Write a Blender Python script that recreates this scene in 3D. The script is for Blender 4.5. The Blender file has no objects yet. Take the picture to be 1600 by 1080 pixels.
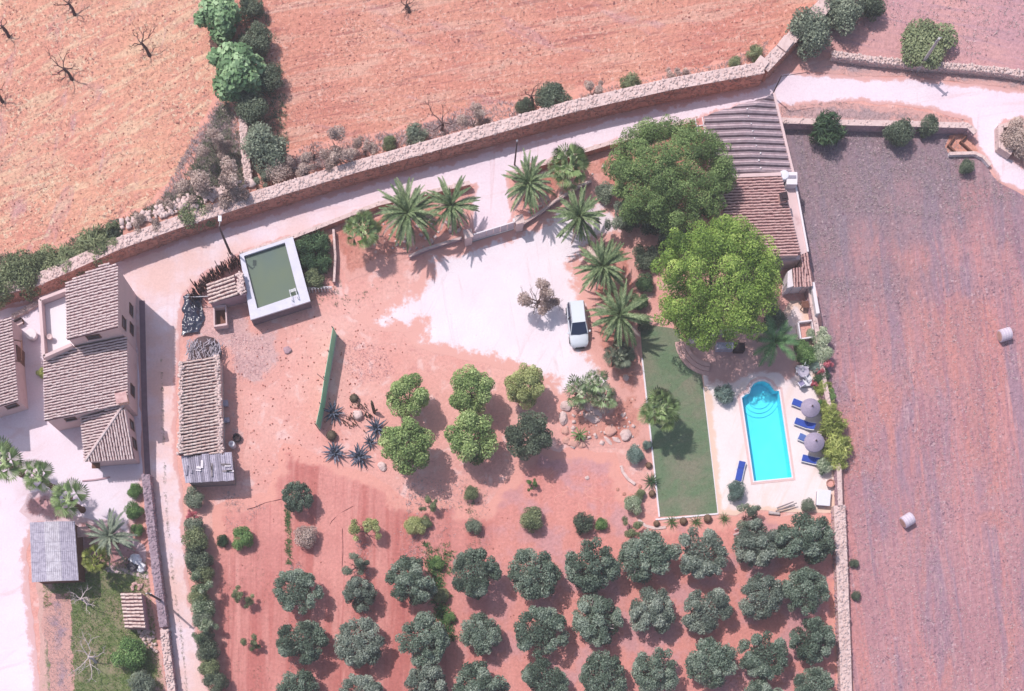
import bpy, bmesh, math, random
import numpy as np
from mathutils import Vector, Matrix, noise
from mathutils.geometry import delaunay_2d_cdt

random.seed(7)
rng = np.random.default_rng(7)
SC = bpy.context.scene
COL = SC.collection

# ---------------------------------------------------------------- survey frame
# Plan coordinates were read off the photograph: 17.5 units = 1 metre on the ground, the drone hovers
# at ALT metres above the plan point NAD and looks straight down through an off-centre crop of its lens.
S = 17.5
ALT = 125.0
NAD = (705.0, 1200.0)

def P(px, py, h=0.0):
    """plan point (metres) of something h metres high that is seen at px,py"""
    k = (ALT - h) / ALT
    gx = NAD[0] + (px - NAD[0]) * k
    gy = NAD[1] + (py - NAD[1]) * k
    return ((gx - 800) / S, (540 - gy) / S)

def P3(px, py, h=0.0):
    x, y = P(px, py, h)
    return Vector((x, y, h))

# ---------------------------------------------------------------- camera
cam_d = bpy.data.cameras.new('camera')
cam = bpy.data.objects.new('camera', cam_d)
COL.objects.link(cam)
cx, cy = P(*NAD)
cam.location = (cx, cy, ALT)
cam.rotation_euler = (0, 0, 0)
cam_d.sensor_width = 36
cam_d.lens = 36 * S * ALT / 1600.0
cam_d.shift_x = (800 - NAD[0]) / 1600.0
cam_d.shift_y = (NAD[1] - 540) / 1600.0
cam_d.clip_end = 1200
SC.camera = cam

# ---------------------------------------------------------------- light
ELEV = math.radians(58.6)
SUNXY = Vector((0.75, -0.66)).normalized()
world = bpy.data.worlds.new('World'); SC.world = world
world.use_nodes = True
wn = world.node_tree.nodes; wl = world.node_tree.links
sky = wn.new('ShaderNodeTexSky'); sky.sky_type = 'NISHITA'; sky.sun_disc = False
sky.sun_elevation = ELEV
sky.sun_rotation = math.atan2(-SUNXY.x, -SUNXY.y)
sky.air_density = 1.0; sky.dust_density = 2.0; sky.ozone_density = 1.0
wl.new(sky.outputs[0], wn['Background'].inputs[0])
wn['Background'].inputs[1].default_value = 0.15
sun_d = bpy.data.lights.new('sun', 'SUN'); sun_d.energy = 3.75; sun_d.angle = math.radians(0.55)
sun_d.color = (1.0, 0.94, 0.91)
sun = bpy.data.objects.new('sun', sun_d); COL.objects.link(sun)
sd = Vector((SUNXY.x * math.cos(ELEV), SUNXY.y * math.cos(ELEV), -math.sin(ELEV)))
sun.rotation_euler = sd.to_track_quat('-Z', 'Y').to_euler()
sun.location = (0, 0, 60)
SC.view_settings.view_transform = 'Standard'; SC.view_settings.look = 'None'
SC.view_settings.gamma = 1; SC.view_settings.exposure = 0.15; SC.view_settings.use_curve_mapping = False
SC.render.engine = 'CYCLES'
SC.cycles.max_bounces = 6; SC.cycles.diffuse_bounces = 3; SC.cycles.glossy_bounces = 2
SC.cycles.transparent_max_bounces = 10

# ---------------------------------------------------------------- materials
def C(r, g, b, k=0.74):
    f = lambda c: (c / 255 / 12.92) if c / 255 <= 0.04045 else ((c / 255 + 0.055) / 1.055) ** 2.4
    return (f(r) * k, f(g) * k * 1.01, f(b) * k * 1.0, 1.0)

class NT:
    def __init__(s, name):
        s.m = bpy.data.materials.new(name); s.m.use_nodes = True
        s.t = s.m.node_tree; s.n = s.t.nodes; s.l = s.t.links
        s.b = s.n['Principled BSDF']
        s.co = s.n.new('ShaderNodeTexCoord').outputs['Object']
    def put(s, sock, val):
        if hasattr(val, 'is_output'): s.l.new(val, sock)
        else: sock.default_value = val
    def mapping(s, rot=0, scale=(1, 1, 1), vec=None):
        a = s.n.new('ShaderNodeMapping'); s.l.new(vec or s.co, a.inputs[0])
        a.inputs['Rotation'].default_value = (0, 0, rot); a.inputs['Scale'].default_value = scale
        return a.outputs[0]
    def noise(s, scale, detail=3, rough=.55, vec=None, dist=0):
        a = s.n.new('ShaderNodeTexNoise'); s.l.new(vec or s.co, a.inputs['Vector'])
        a.inputs['Scale'].default_value = scale; a.inputs['Detail'].default_value = detail
        a.inputs['Roughness'].default_value = rough; a.inputs['Distortion'].default_value = dist
        return a.outputs[0]
    def voro(s, scale, vec=None, feature='F1'):
        a = s.n.new('ShaderNodeTexVoronoi'); s.l.new(vec or s.co, a.inputs['Vector'])
        a.inputs['Scale'].default_value = scale; a.feature = feature
        return a
    def ramp(s, fac, stops, interp='LINEAR'):
        a = s.n.new('ShaderNodeValToRGB'); s.l.new(fac, a.inputs[0]); e = a.color_ramp.elements
        a.color_ramp.interpolation = interp
        while len(e) < len(stops): e.new(0.5)
        for i, (p, c) in enumerate(stops): e[i].position = p; e[i].color = c
        return a.outputs[0]
    def mask(s, fac, a, b):
        """0..1 smooth step of fac between a and b"""
        r = s.n.new('ShaderNodeMapRange'); s.l.new(fac, r.inputs[0]); r.interpolation_type = 'SMOOTHSTEP'
        r.inputs[1].default_value = a; r.inputs[2].default_value = b
        return r.outputs[0]
    def math(s, op, a, b=0.0):
        m = s.n.new('ShaderNodeMath'); m.operation = op; s.put(m.inputs[0], a); s.put(m.inputs[1], b)
        return m.outputs[0]
    def mix(s, fac, a, b, mode='MIX'):
        m = s.n.new('ShaderNodeMix'); m.data_type = 'RGBA'; m.blend_type = mode
        s.put(m.inputs[0], fac); s.put(m.inputs[6], a); s.put(m.inputs[7], b)
        return m.outputs[2]
    def attr(s, name):
        a = s.n.new('ShaderNodeAttribute'); a.attribute_name = name
        return a.outputs['Fac']
    def bump(s, height, strength=.5, dist=.1):
        b = s.n.new('ShaderNodeBump'); s.l.new(height, b.inputs['Height'])
        b.inputs['Strength'].default_value = strength; b.inputs['Distance'].default_value = dist
        s.l.new(b.outputs[0], s.b.inputs['Normal'])
    def done(s, col, rough=.9, spec=.2, metal=0):
        s.put(s.b.inputs['Base Color'], col); s.put(s.b.inputs['Roughness'], rough)
        s.b.inputs['Specular IOR Level'].default_value = spec; s.b.inputs['Metallic'].default_value = metal
        return s.m

def earth(name, c1, c2, big=.12, flecks=(), streaks=(), specks=None, fine=(.75, 1.18), fs=4.5, bump=.7, bd=.12, edge=None, dots=None, extra=None):
    t = NT(name)
    col = t.ramp(t.noise(big, 4, .6), [(.36, c1), (.64, c2)])
    for (ang, ac, al, c, lo, hi, amt) in streaks:          # long streaks: tractor lines, washes of straw
        v = t.mapping(0, (al, ac, 1), t.mapping(math.radians(-ang)))
        col = t.mix(t.math('MULTIPLY', t.mask(t.noise(1.0, 4, .6, v, .9), lo, hi), amt), col, c)
    if extra: col = extra(t, col)
    fn = t.noise(fs, 5, .75)
    g = t.ramp(fn, [(.3, (fine[0],) * 3 + (1,)), (.7, (fine[1],) * 3 + (1,))])
    col = t.mix(1.0, col, g, 'MULTIPLY')
    if specks:
        for (c, sc, r0, r1, dens) in specks:
            v = t.voro(sc); m = t.math('MULTIPLY', t.mask(v.outputs['Distance'], r1, r0), t.mask(t.noise(.35, 3, .6), dens, dens + .14))
            col = t.mix(m, col, c)
    for (c, sc, lo, hi, amt) in flecks:                      # clods, straw and small weeds as irregular flecks
        col = t.mix(t.math('MULTIPLY', t.mask(t.math('ADD', t.noise(sc, 4, .65, None, .4), t.math('MULTIPLY', t.math('SUBTRACT', t.noise(.3, 3, .6), .5), .25)), lo, hi), amt), col, c)
    if edge:
        c, w, sc = edge
        e = t.math('ADD', t.attr('edge'), t.math('MULTIPLY', t.math('SUBTRACT', t.noise(sc, 5, .7), .5), w * 2.4))
        col = t.mix(t.mask(e, w * .85, w * .35), col, c)
    h = t.math('ADD', t.noise(2.2, 4, .6), t.math('MULTIPLY', fn, .8))
    t.bump(h, bump, bd)
    return t.done(col, .95, .1)

def plain(name, c, var=.18, sc=3., rough=.75, spec=.3, bump=.15, metal=0, c2=None, stain=None):
    t = NT(name)
    n = t.noise(sc, 5, .65)
    d = c2 or tuple(x * (1 - var) for x in c[:3]) + (1,)
    col = t.ramp(n, [(.32, d), (.66, c)])
    if stain: col = t.mix(t.mask(t.noise(stain[1], 5, .7), stain[2], stain[2] + .12), col, stain[0])
    t.bump(t.noise(sc * 5, 4, .6), bump, .03)
    return t.done(col, rough, spec, metal)

def leafy(name, dark, mid, light, sc=.8, rough=.55, spec=.25, k=1.5):
    t = NT(name); dark, mid, light = [tuple(min(x * k, .85) for x in c[:3]) + (1,) for c in (dark, mid, light)]
    oi = t.n.new('ShaderNodeObjectInfo').outputs['Random']
    f = t.math('ADD', t.attr('tone'), t.math('MULTIPLY', t.math('SUBTRACT', oi, .5), .22))
    col = t.ramp(f, [(.08, dark), (.5, mid), (.95, light)])
    m = t.done(col, rough, spec)
    t.b.inputs['Subsurface Weight'].default_value = 0
    tr = t.n.new('ShaderNodeBsdfTranslucent'); t.l.new(col, tr.inputs[0])
    ms = t.n.new('ShaderNodeMixShader'); ms.inputs[0].default_value = .22
    t.l.new(t.b.outputs[0], ms.inputs[1]); t.l.new(tr.outputs[0], ms.inputs[2])
    t.l.new(ms.outputs[0], t.n['Material Output'].inputs[0])
    return m

# ---------------------------------------------------------------- objects
def tag(o, label=None, cat=None, group=None, kind=None):
    if label: o['label'] = label
    if cat: o['category'] = cat
    if group: o['group'] = group
    if kind: o['kind'] = kind
    return o

def thing(name, loc, label, cat, group=None, rz=0):
    o = bpy.data.objects.new(name, None); COL.objects.link(o)
    o.location = loc; o.rotation_euler = (0, 0, rz); o.empty_display_size = .3
    return tag(o, label, cat, group)

def link(name, me, mat=None, parent=None, loc=None, kind=None, rot=None):
    o = bpy.data.objects.new(name, me); COL.objects.link(o)
    if mat and not me.materials: me.materials.append(mat)
    if parent: o.parent = parent
    if loc is not None: o.location = loc
    if rot is not None: o.rotation_euler = rot
    if kind: o['kind'] = kind
    return o

def np_mesh(name, v, faces, tone=None, smooth=False):
    """v: N,3; faces: M,k int array"""
    me = bpy.data.meshes.new(name)
    v = np.ascontiguousarray(v, dtype=np.float32); f = np.ascontiguousarray(faces, dtype=np.int32)
    me.vertices.add(len(v)); me.vertices.foreach_set('co', v.ravel())
    k = f.shape[1]
    me.loops.add(f.size); me.loops.foreach_set('vertex_index', f.ravel())
    me.polygons.add(len(f))
    me.polygons.foreach_set('loop_start', np.arange(0, f.size, k, dtype=np.int32))
    if tone is not None:
        a = me.attributes.new('tone', 'FLOAT', 'FACE'); a.data.foreach_set('value', np.asarray(tone, dtype=np.float32))
    me.update(calc_edges=True)
    if smooth: me.polygons.foreach_set('use_smooth', np.ones(len(f), dtype=bool))
    return me

class MB:
    """collects shapes given in world space; build() links them as one mesh, re-based on its thing"""
    def __init__(s): s.v = []; s.f = []
    def add(s, vs, fs):
        o = len(s.v); s.v += [tuple(v) for v in vs]; s.f += [tuple(i + o for i in f) for f in fs]; return s
    def prism(s, pts, z0, z1):
        n = len(pts); z0 = z0 if hasattr(z0, '__len__') else [z0] * n; z1 = z1 if hasattr(z1, '__len__') else [z1] * n
        area = sum(pts[i][0] * pts[(i + 1) % n][1] - pts[(i + 1) % n][0] * pts[i][1] for i in range(n))
        if area < 0: pts = pts[::-1]; z0 = z0[::-1]; z1 = z1[::-1]
        vs = [(p[0], p[1], z0[i]) for i, p in enumerate(pts)] + [(p[0], p[1], z1[i]) for i, p in enumerate(pts)]
        fs = [tuple(range(n))[::-1], tuple(range(n, 2 * n))] + [(i, (i + 1) % n, n + (i + 1) % n, n + i) for i in range(n)]
        return s.add(vs, fs)
    def box(s, c, size, rz=0, tilt=None):
        m = Matrix.Rotation(rz, 3, 'Z')
        if tilt: m = m @ tilt
        x, y, z = (q / 2 for q in size)
        vs = [Vector(c) + m @ Vector((i * x, j * y, k * z)) for k in (-1, 1) for j in (-1, 1) for i in (-1, 1)]
        return s.add(vs, [(0, 2, 3, 1), (4, 5, 7, 6), (0, 1, 5, 4), (2, 6, 7, 3), (0, 4, 6, 2), (1, 3, 7, 5)])
    def bar(s, a, b, w, h):
        """box along a->b, w wide and h deep"""
        a = Vector(a); b = Vector(b); d = (b - a); L = d.length; d.normalize()
        up = Vector((0, 0, 1)) if abs(d.z) < .95 else Vector((1, 0, 0))
        n = d.cross(up).normalized(); u = n.cross(d)
        vs = [q + n * i * w / 2 + u * k * h / 2 for q in (a, b) for k in (-1, 1) for i in (-1, 1)]
        return s.add(vs, [(0, 2, 3, 1), (4, 5, 7, 6), (0, 1, 5, 4), (2, 6, 7, 3), (0, 4, 6, 2), (1, 3, 7, 5)])
    def tube(s, pts, r, n=6):
        pts = [Vector(p) for p in pts]; m = len(pts); r = r if hasattr(r, '__len__') else [r] * m
        vs = []; 
        for i, p in enumerate(pts):
            d = (pts[min(i + 1, m - 1)] - pts[max(i - 1, 0)]).normalized()
            a = d.cross(Vector((.31, .95, .05)) if abs(d.y) < .9 else Vector((1, 0, 0))).normalized(); b = d.cross(a)
            vs += [p + (a * math.cos(2 * math.pi * k / n) + b * math.sin(2 * math.pi * k / n)) * r[i] for k in range(n)]
        fs = [(i * n + k, i * n + (k + 1) % n, (i + 1) * n + (k + 1) % n, (i + 1) * n + k) for i in range(m - 1) for k in range(n)]
        fs += [tuple(range(n))[::-1], tuple(range((m - 1) * n, m * n))]
        return s.add(vs, fs)
    def lathe(s, c, prof, n=14):
        c = Vector(c); vs = []
        for (r, z) in prof: vs += [c + Vector((r * math.cos(2 * math.pi * k / n), r * math.sin(2 * math.pi * k / n), z)) for k in range(n)]
        fs = [(i * n + k, i * n + (k + 1) % n, (i + 1) * n + (k + 1) % n, (i + 1) * n + k) for i in range(len(prof) - 1) for k in range(n)]
        fs += [tuple(range(n))[::-1], tuple(range((len(prof) - 1) * n, len(prof) * n))]
        return s.add(vs, fs)
    def build(s, name, mat, parent=None, kind=None, smooth=False, loc=None, bevel=0):
        base = Vector((0, 0, 0))
        if parent:
            q = parent
            while q: base = base + Vector(q.location); q = q.parent
        elif loc is not None: base = Vector(loc)
        me = bpy.data.meshes.new(name)
        me.from_pydata([tuple(Vector(v) - base) for v in s.v], [], s.f); me.update()
        if smooth: me.polygons.foreach_set('use_smooth', [True] * len(me.polygons))
        o = link(name, me, mat, parent, loc=None if parent else base, kind=kind)
        if bevel:
            bv = o.modifiers.new('bevel', 'BEVEL'); bv.width = bevel; bv.segments = 2; bv.limit_method = 'ANGLE'
        return o

def dup(root, loc, rz=0, scale=1.0, label=None, group=None):
    r = root.copy(); COL.objects.link(r); r.location = loc; r.rotation_euler = (0, 0, rz)
    r.scale = scale if hasattr(scale, '__len__') else (scale,) * 3
    if label: r['label'] = label
    if group: r['group'] = group
    for ch in root.children:
        c = ch.copy(); COL.objects.link(c); c.parent = r
        for g in ch.children:
            d = g.copy(); COL.objects.link(d); d.parent = c
    return r

# ---------------------------------------------------------------- scatter helpers
def inside(pts, poly):
    x, y = pts[:, 0], pts[:, 1]; r = np.zeros(len(pts), bool); n = len(poly)
    for i in range(n):
        x1, y1 = poly[i]; x2, y2 = poly[(i + 1) % n]
        if y1 == y2: continue
        c = ((y1 > y) != (y2 > y)) & (x < (x2 - x1) * (y - y1) / (y2 - y1) + x1); r ^= c
    return r

def plan(pts): return [P(*p) for p in pts]

def scatter(polypx, per_m2, z=0.0, holes=(), keep=None):
    poly = plan(polypx); a = np.array(poly); lo, hi = a.min(0), a.max(0)
    n = int((hi - lo).prod() * per_m2)
    q = lo + rng.random((n, 2)) * (hi - lo); q = q[inside(q, poly)]
    for h in holes: q = q[~inside(q, plan(h))]
    if keep is not None: q = q[keep(q)]
    return np.c_[q, np.full(len(q), z)]

def patchy(freq, thr, seed=0):
    def k(q): return np.array([noise.noise((x * freq + seed, y * freq - seed, seed * .3)) for x, y in q]) + rng.random(len(q)) * .35 > thr
    return k

def tufts(name, pos, size, mat, blades=5, label=None, cat=None, spread=.55, kind='stuff', parent=None):
    n = len(pos) * blades
    c = np.repeat(pos, blades, 0); sz = np.repeat(size * (.6 + .8 * rng.random(len(pos))), blades)
    ang = rng.random(n) * 2 * np.pi; d = np.c_[np.cos(ang), np.sin(ang), np.zeros(n)]; e = np.c_[-d[:, 1], d[:, 0], np.zeros(n)]
    ln = spread * sz * (.4 + .9 * rng.random(n)); hz = sz * (.25 + .75 * rng.random(n))
    b0 = c + d * (sz * .1)[:, None]; w = (sz * .075)[:, None]
    v = np.stack([b0 - e * w, b0 + e * w, b0 + d * ln[:, None] + np.c_[np.zeros((n, 2)), hz]], 1).reshape(-1, 3)
    me = np_mesh(name, v, np.arange(3 * n).reshape(-1, 3), tone=np.clip(rng.normal(.5, .25, n), 0, 1))
    return tag(link(name, me, mat, parent), label, cat, kind=kind)

CUBE = np.array([(i, j, k) for k in (-1, 1) for j in (-1, 1) for i in (-1, 1)], float)
CUBF = np.array([(0, 2, 3, 1), (4, 5, 7, 6), (0, 1, 5, 4), (2, 6, 7, 3), (0, 4, 6, 2), (1, 3, 7, 5)])
def stones_mesh(name, pos, size, flat=.6, jit=.28):
    n = len(pos); size = np.broadcast_to(size, (n,))
    s3 = size[:, None] * np.c_[.8 + .6 * rng.random(n), .6 + .5 * rng.random(n), flat * (.6 + .6 * rng.random(n))] / 2
    a = rng.random(n) * 2 * np.pi; ca, sa = np.cos(a), np.sin(a)
    c = CUBE[None] * (1 + jit * (rng.random((n, 8, 3)) - .7)) * s3[:, None]
    v = np.stack([c[..., 0] * ca[:, None] - c[..., 1] * sa[:, None], c[..., 0] * sa[:, None] + c[..., 1] * ca[:, None], c[..., 2]], -1) + pos[:, None]
    f = (CUBF[None] + 8 * np.arange(n)[:, None, None]).reshape(-1, 4)
    return np_mesh(name, v.reshape(-1, 3), f, tone=np.repeat(rng.random(n), 6))

# ---------------------------------------------------------------- ground sheets
def seg_dist(q, poly):
    d = np.full(len(q), 1e9)
    for i in range(len(poly)):
        a = np.array(poly[i]); b = np.array(poly[(i + 1) % len(poly)]); ab = b - a
        t = np.clip(((q - a) @ ab) / max(ab @ ab, 1e-9), 0, 1)
        d = np.minimum(d, np.linalg.norm(q - (a + t[:, None] * ab), axis=1))
    return d

def wobble(poly, step, amp, seed):
    out = []
    for i in range(len(poly)):
        a = Vector(poly[i]); b = Vector(poly[(i + 1) % len(poly)]); n = max(1, int((b - a).length / step))
        for k in range(n):
            p = a.lerp(b, k / n)
            out.append((p.x + amp * noise.noise((p.x * .9, p.y * .9, seed)) + amp * .5 * noise.noise((p.x * 3, p.y * 3, seed + 5)),
                        p.y + amp * noise.noise((p.x * .9, p.y * .9, seed + 9)) + amp * .5 * noise.noise((p.x * 3, p.y * 3, seed + 14))))
    return out

def sheet(name, polypx, z, mat, grid=1.5, amp=.15, seed=1, holes=(), raw=False, relief=0, step=.7):
    poly = polypx if raw else plan(polypx)
    bd = wobble(poly, step, amp, seed) if amp else list(poly)
    a = np.array(bd); lo, hi = a.min(0), a.max(0)
    gx, gy = np.meshgrid(np.arange(lo[0], hi[0], grid), np.arange(lo[1], hi[1], grid))
    g = np.c_[gx.ravel(), gy.ravel()] + (rng.random((gx.size, 2)) - .5) * grid * .4
    g = g[inside(g, bd)]; g = g[seg_dist(g, bd) > grid * .35]
    vs = [Vector(p) for p in bd]; es = [(i, (i + 1) % len(bd)) for i in range(len(bd))]
    for h in holes:
        o = len(vs); vs += [Vector(p) for p in h]; es += [(o + i, o + (i + 1) % len(h)) for i in range(len(h))]
        g = g[seg_dist(g, h) > .15]
    vs += [Vector(p) for p in g]
    V, E, F, *_ = delaunay_2d_cdt(vs, es, [], 0, 1e-4)
    V = np.array([(p[0], p[1]) for p in V]); F = np.array([f for f in F if len(f) == 3])
    cen = V[F].mean(1); ok = inside(cen, bd)
    for h in holes: ok &= ~inside(cen, h)
    F = F[ok]
    x1 = V[F[:, 1]] - V[F[:, 0]]; x2 = V[F[:, 2]] - V[F[:, 0]]
    flip = x1[:, 0] * x2[:, 1] - x1[:, 1] * x2[:, 0] < 0; F[flip] = F[flip][:, ::-1]
    ed = seg_dist(V, bd)
    zz = np.full(len(V), z)
    if relief: zz += relief * np.minimum(ed, 1) * np.array([.5 + .5 * noise.noise((x * .8, y * .8, seed)) for x, y in V])
    me = np_mesh(name, np.c_[V, zz], F)
    at = me.attributes.new('edge', 'FLOAT', 'POINT'); at.data.foreach_set('value', ed.astype(np.float32))
    o = link(name, me, mat); o['kind'] = 'structure'
    return o
# ================================================================= GROUND
POOL = [(1159, 622), (1165, 617), (1171, 615), (1173, 607), (1178, 600), (1186, 596), (1194, 596), (1202, 600), (1207, 607), (1210, 611),
        (1217, 611), (1237, 746), (1178, 752)]
POOLP = plan(POOL)

SOIL1 = C(240, 172, 160); SOIL2 = C(224, 150, 140)
mat_ground = earth('yard_soil', C(238, 170, 160), C(247, 190, 180), .15,
    flecks=[(C(252, 214, 210), .7, .54, .68, .6), (C(206, 142, 140), 1.3, .58, .72, .5), (C(180, 122, 122), 4, .64, .74, .6)], fs=4, fine=(.82, 1.13), bump=.5)
M_fieldA = earth('stubble_soil', C(243, 168, 148), C(250, 186, 158), .13,
    streaks=[(25, .9, .2, C(255, 222, 188), .48, .62, .55), (40, 1.6, .7, C(214, 148, 142), .54, .70, .5), (25, 3.0, .3, C(196, 132, 126), .57, .70, .6), (70, .5, .12, C(212, 166, 174), .55, .7, .55)],
    flecks=[(C(255, 230, 200), 2.4, .56, .66, .7), (C(134, 92, 92), 2.9, .60, .69, .9), (C(146, 100, 98), 5.5, .58, .68, .85)], fs=2.6, fine=(.78, 1.16), bump=1.0, bd=.2)
M_fieldB = earth('ploughed_soil', C(236, 156, 139), C(246, 175, 153), .13,
    streaks=[(9, 1.0, .12, C(255, 208, 188), .50, .64, .5), (11, 2.2, .12, C(192, 122, 116), .55, .68, .7), (8, 4.0, .3, C(200, 132, 126), .55, .70, .5), (-20, .5, .14, C(214, 164, 172), .54, .72, .5)],
    flecks=[(C(255, 214, 198), 2.6, .57, .67, .6), (C(132, 86, 88), 3.0, .61, .70, .9), (C(146, 94, 94), 6, .58, .69, .85)], fs=2.6, fine=(.76, 1.16), bump=1.1, bd=.2)
M_fieldC = earth('far_field_soil', C(214, 162, 168), C(230, 174, 170), .12,
    streaks=[(-12, 1.6, .10, C(186, 150, 164), .50, .68, .6)], specks=[(C(132, 96, 110), 2.2, .1, .25, .48)], fs=3.4, bump=.8)
def grayer(t, col):
    # the stubble is thicker and greyer next to the farmhouse (north-west corner of this field)
    sx = t.n.new('ShaderNodeSeparateXYZ'); t.l.new(t.co, sx.inputs[0])
    f = t.math('ADD', t.math('MULTIPLY', sx.outputs[1], .05), t.math('MULTIPLY', sx.outputs[0], -.035))
    f = t.math('ADD', f, t.math('MULTIPLY', t.math('SUBTRACT', t.noise(.3, 4, .65), .5), 1.5))
    return t.mix(t.math('MULTIPLY', t.mask(f, -1.4, -.3), .78), col, C(150, 136, 148))
M_fieldE = earth('mauve_stubble', C(202, 148, 155), C(212, 158, 162), .10,
    streaks=[(-83, 1.0, .05, C(226, 156, 154), .50, .60, .7), (-84, .45, .04, C(180, 146, 162), .48, .60, .85), (-84, .2, .06, C(222, 152, 144), .50, .60, .6), (-82, 1.6, .12, C(178, 130, 144), .52, .7, .6), (-84, 2.6, .3, C(234, 190, 192), .56, .72, .5), (-83, 5.0, .5, C(168, 124, 138), .54, .7, .5)],
    flecks=[(C(236, 206, 212), 3.2, .60, .70, .6), (C(126, 98, 114), 3.0, .60, .69, .85), (C(136, 106, 120), 6, .57, .68, .8)], fs=2.6, fine=(.8, 1.14), bump=1.0, bd=.18, extra=grayer)
def westpink(t, col):
    sx = t.n.new('ShaderNodeSeparateXYZ'); t.l.new(t.co, sx.inputs[0])
    f = t.math('ADD', sx.outputs[0], t.math('MULTIPLY', t.noise(.25, 4, .6), 10))
    return t.mix(t.math('MULTIPLY', t.mask(f, 2, -26), t.mask(t.noise(.22, 4, .6), .30, .62)), col, C(246, 206, 200))
M_road = earth('chalk_road', C(250, 226, 238), C(254, 236, 246), .2,
    streaks=[(9, .9, .06, C(240, 202, 206), .54, .72, .5), (88, 1.4, .08, C(226, 176, 178), .58, .72, .35)],
    specks=[(C(206, 164, 168), 2.5, .06, .2, .60)], fs=5, fine=(.9, 1.06), bump=.35, edge=(C(232, 180, 176), .5, .9), extra=westpink)
M_drive = earth('white_gravel', C(250, 232, 240), C(254, 241, 248), .3, streaks=[(60, .9, .1, C(240, 212, 220), .54, .70, .55), (100, 1.6, .12, C(236, 206, 212), .57, .70, .45)], flecks=[(C(226, 194, 198), 5, .62, .74, .5)],
    fs=7, fine=(.94, 1.05), bump=.3, edge=(C(240, 180, 170), 1.5, .9))
M_court = earth('courtyard_gravel', C(250, 228, 240), C(254, 238, 250), .2, streaks=[(30, .5, .2, C(240, 208, 214), .52, .7, .6)],
    specks=[(C(190, 150, 160), 2.0, .06, .2, .58)], fs=6, fine=(.92, 1.05), bump=.3, edge=(C(232, 186, 186), .9, .8))
def lanes(t, col):
    # the older, eastern rows have pale trodden lanes; the western strips are freshly ploughed
    sx = t.n.new('ShaderNodeSeparateXYZ'); t.l.new(t.co, sx.inputs[0])
    e = t.mask(t.math('ADD', sx.outputs[0], t.math('MULTIPLY', t.noise(.3, 3), 8)), -6, 8)
    pale = t.mix(t.mask(t.noise(.25, 4, .6), .46, .6), C(238, 162, 152), C(222, 168, 172))
    return t.mix(t.math('MULTIPLY', e, .7), col, pale)
M_orch = earth('orchard_soil', C(218, 144, 138), C(232, 160, 152), .16,
    streaks=[(-91, .32, .02, C(200, 116, 110), .46, .6, .7), (-91, 2.0, .05, C(192, 110, 108), .56, .70, .5), (-90, .5, .05, C(240, 172, 164), .56, .7, .6)],
    flecks=[(C(168, 98, 96), 4.5, .62, .74, .6), (C(244, 180, 172), 3.2, .62, .74, .4)], fs=4, fine=(.82, 1.13), bump=.6, edge=(C(240, 172, 160), 1.6, .5), extra=lanes)
M_lawn = earth('mown_lawn', C(118, 138, 108), C(146, 142, 122), .35, streaks=[(20, .5, .3, C(112, 138, 104), .48, .66, .7)],
    flecks=[(C(104, 120, 92), 4.5, .58, .72, .6)], fs=6, fine=(.82, 1.16), bump=.6)
M_meadow = earth('rough_grass_soil', C(128, 140, 96), C(170, 150, 130), .35, specks=[(C(96, 112, 76), 3, .1, .3, .4)], fs=4, bump=.8, edge=(C(226, 180, 172), 1.2, .6))
M_dry = earth('dry_weed_soil', C(176, 148, 162), C(196, 162, 168), .5, specks=[(C(120, 98, 110), 3, .1, .3, .42)], fs=4, bump=.9, edge=(C(222, 170, 162), 1.6, .6))
M_terr = earth('pool_paving', C(252, 232, 232), C(255, 240, 240), .3, streaks=[(70, .6, .1, C(248, 218, 208), .5, .66, .6)], fs=4, fine=(.95, 1.04), bump=.12,
    edge=(C(248, 212, 194), .8, .6))

M_tbed = earth('trodden_bed', C(222, 172, 176), C(206, 150, 150), .5, specks=[(C(150, 106, 108), 2.5, .1, .28, .48)], bump=.8, edge=(C(238, 206, 212), .8, .8))
G = 420
sheet('ground', [(-G, -G), (G, -G), (G, G), (-G, G)], 0.0, mat_ground, grid=40, amp=0, raw=True, holes=[POOLP])
sheet('field', [(-500, -500), (352, -500), (352, 0), (372, 120), (380, 300), (300, 345), (190, 388), (60, 450), (-40, 490), (-500, 640)], .004, M_fieldA, 3, .6, 2)
sheet('field', [(352, -500), (1420, -500), (1290, 8), (1228, 66), (1190, 100), (1040, 128), (800, 182), (560, 252), (395, 300), (380, 300), (372, 120), (352, 0)], .004, M_fieldB, 3, 0, 3)
sheet('field', [(1420, -500), (2400, -500), (2400, 150), (1600, 112), (1420, 92), (1315, 85), (1240, 75), (1228, 66), (1290, 8)], .004, M_fieldC, 3, 0, 4)
sheet('field', [(1215, 192), (1500, 200), (1530, 245), (1560, 285), (1600, 306), (1800, 330), (2400, 360), (2400, 1700), (1338, 1700), (1334, 1080), (1322, 800), (1316, 730), (1294, 590), (1280, 470), (1262, 400), (1240, 290)], .004, M_fieldE, 3, .1, 5)
sheet('orchard', [(335, 790), (420, 765), (440, 690), (560, 735), (640, 780), (760, 790), (830, 700), (960, 705), (1000, 800), (1030, 815), (1170, 806), (1300, 805), (1318, 900), (1324, 1080), (1330, 1500), (300, 1500), (330, 1060), (320, 900)], .008, M_orch, .55, .5, 6, relief=.1)
sheet('courtyard', [(-300, 470), (20, 470), (60, 440), (190, 430), (230, 560), (240, 740), (225, 760), (205, 860), (140, 850), (60, 820), (40, 860), (50, 930), (62, 1080), (64, 1500), (-300, 1500)], .012, M_court, .7, .35, 7)
sheet('meadow', [(58, 905), (120, 880), (205, 862), (228, 870), (245, 1000), (262, 1080), (268, 1300), (60, 1300), (62, 1000)], .016, M_meadow, .8, .4, 8)
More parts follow.
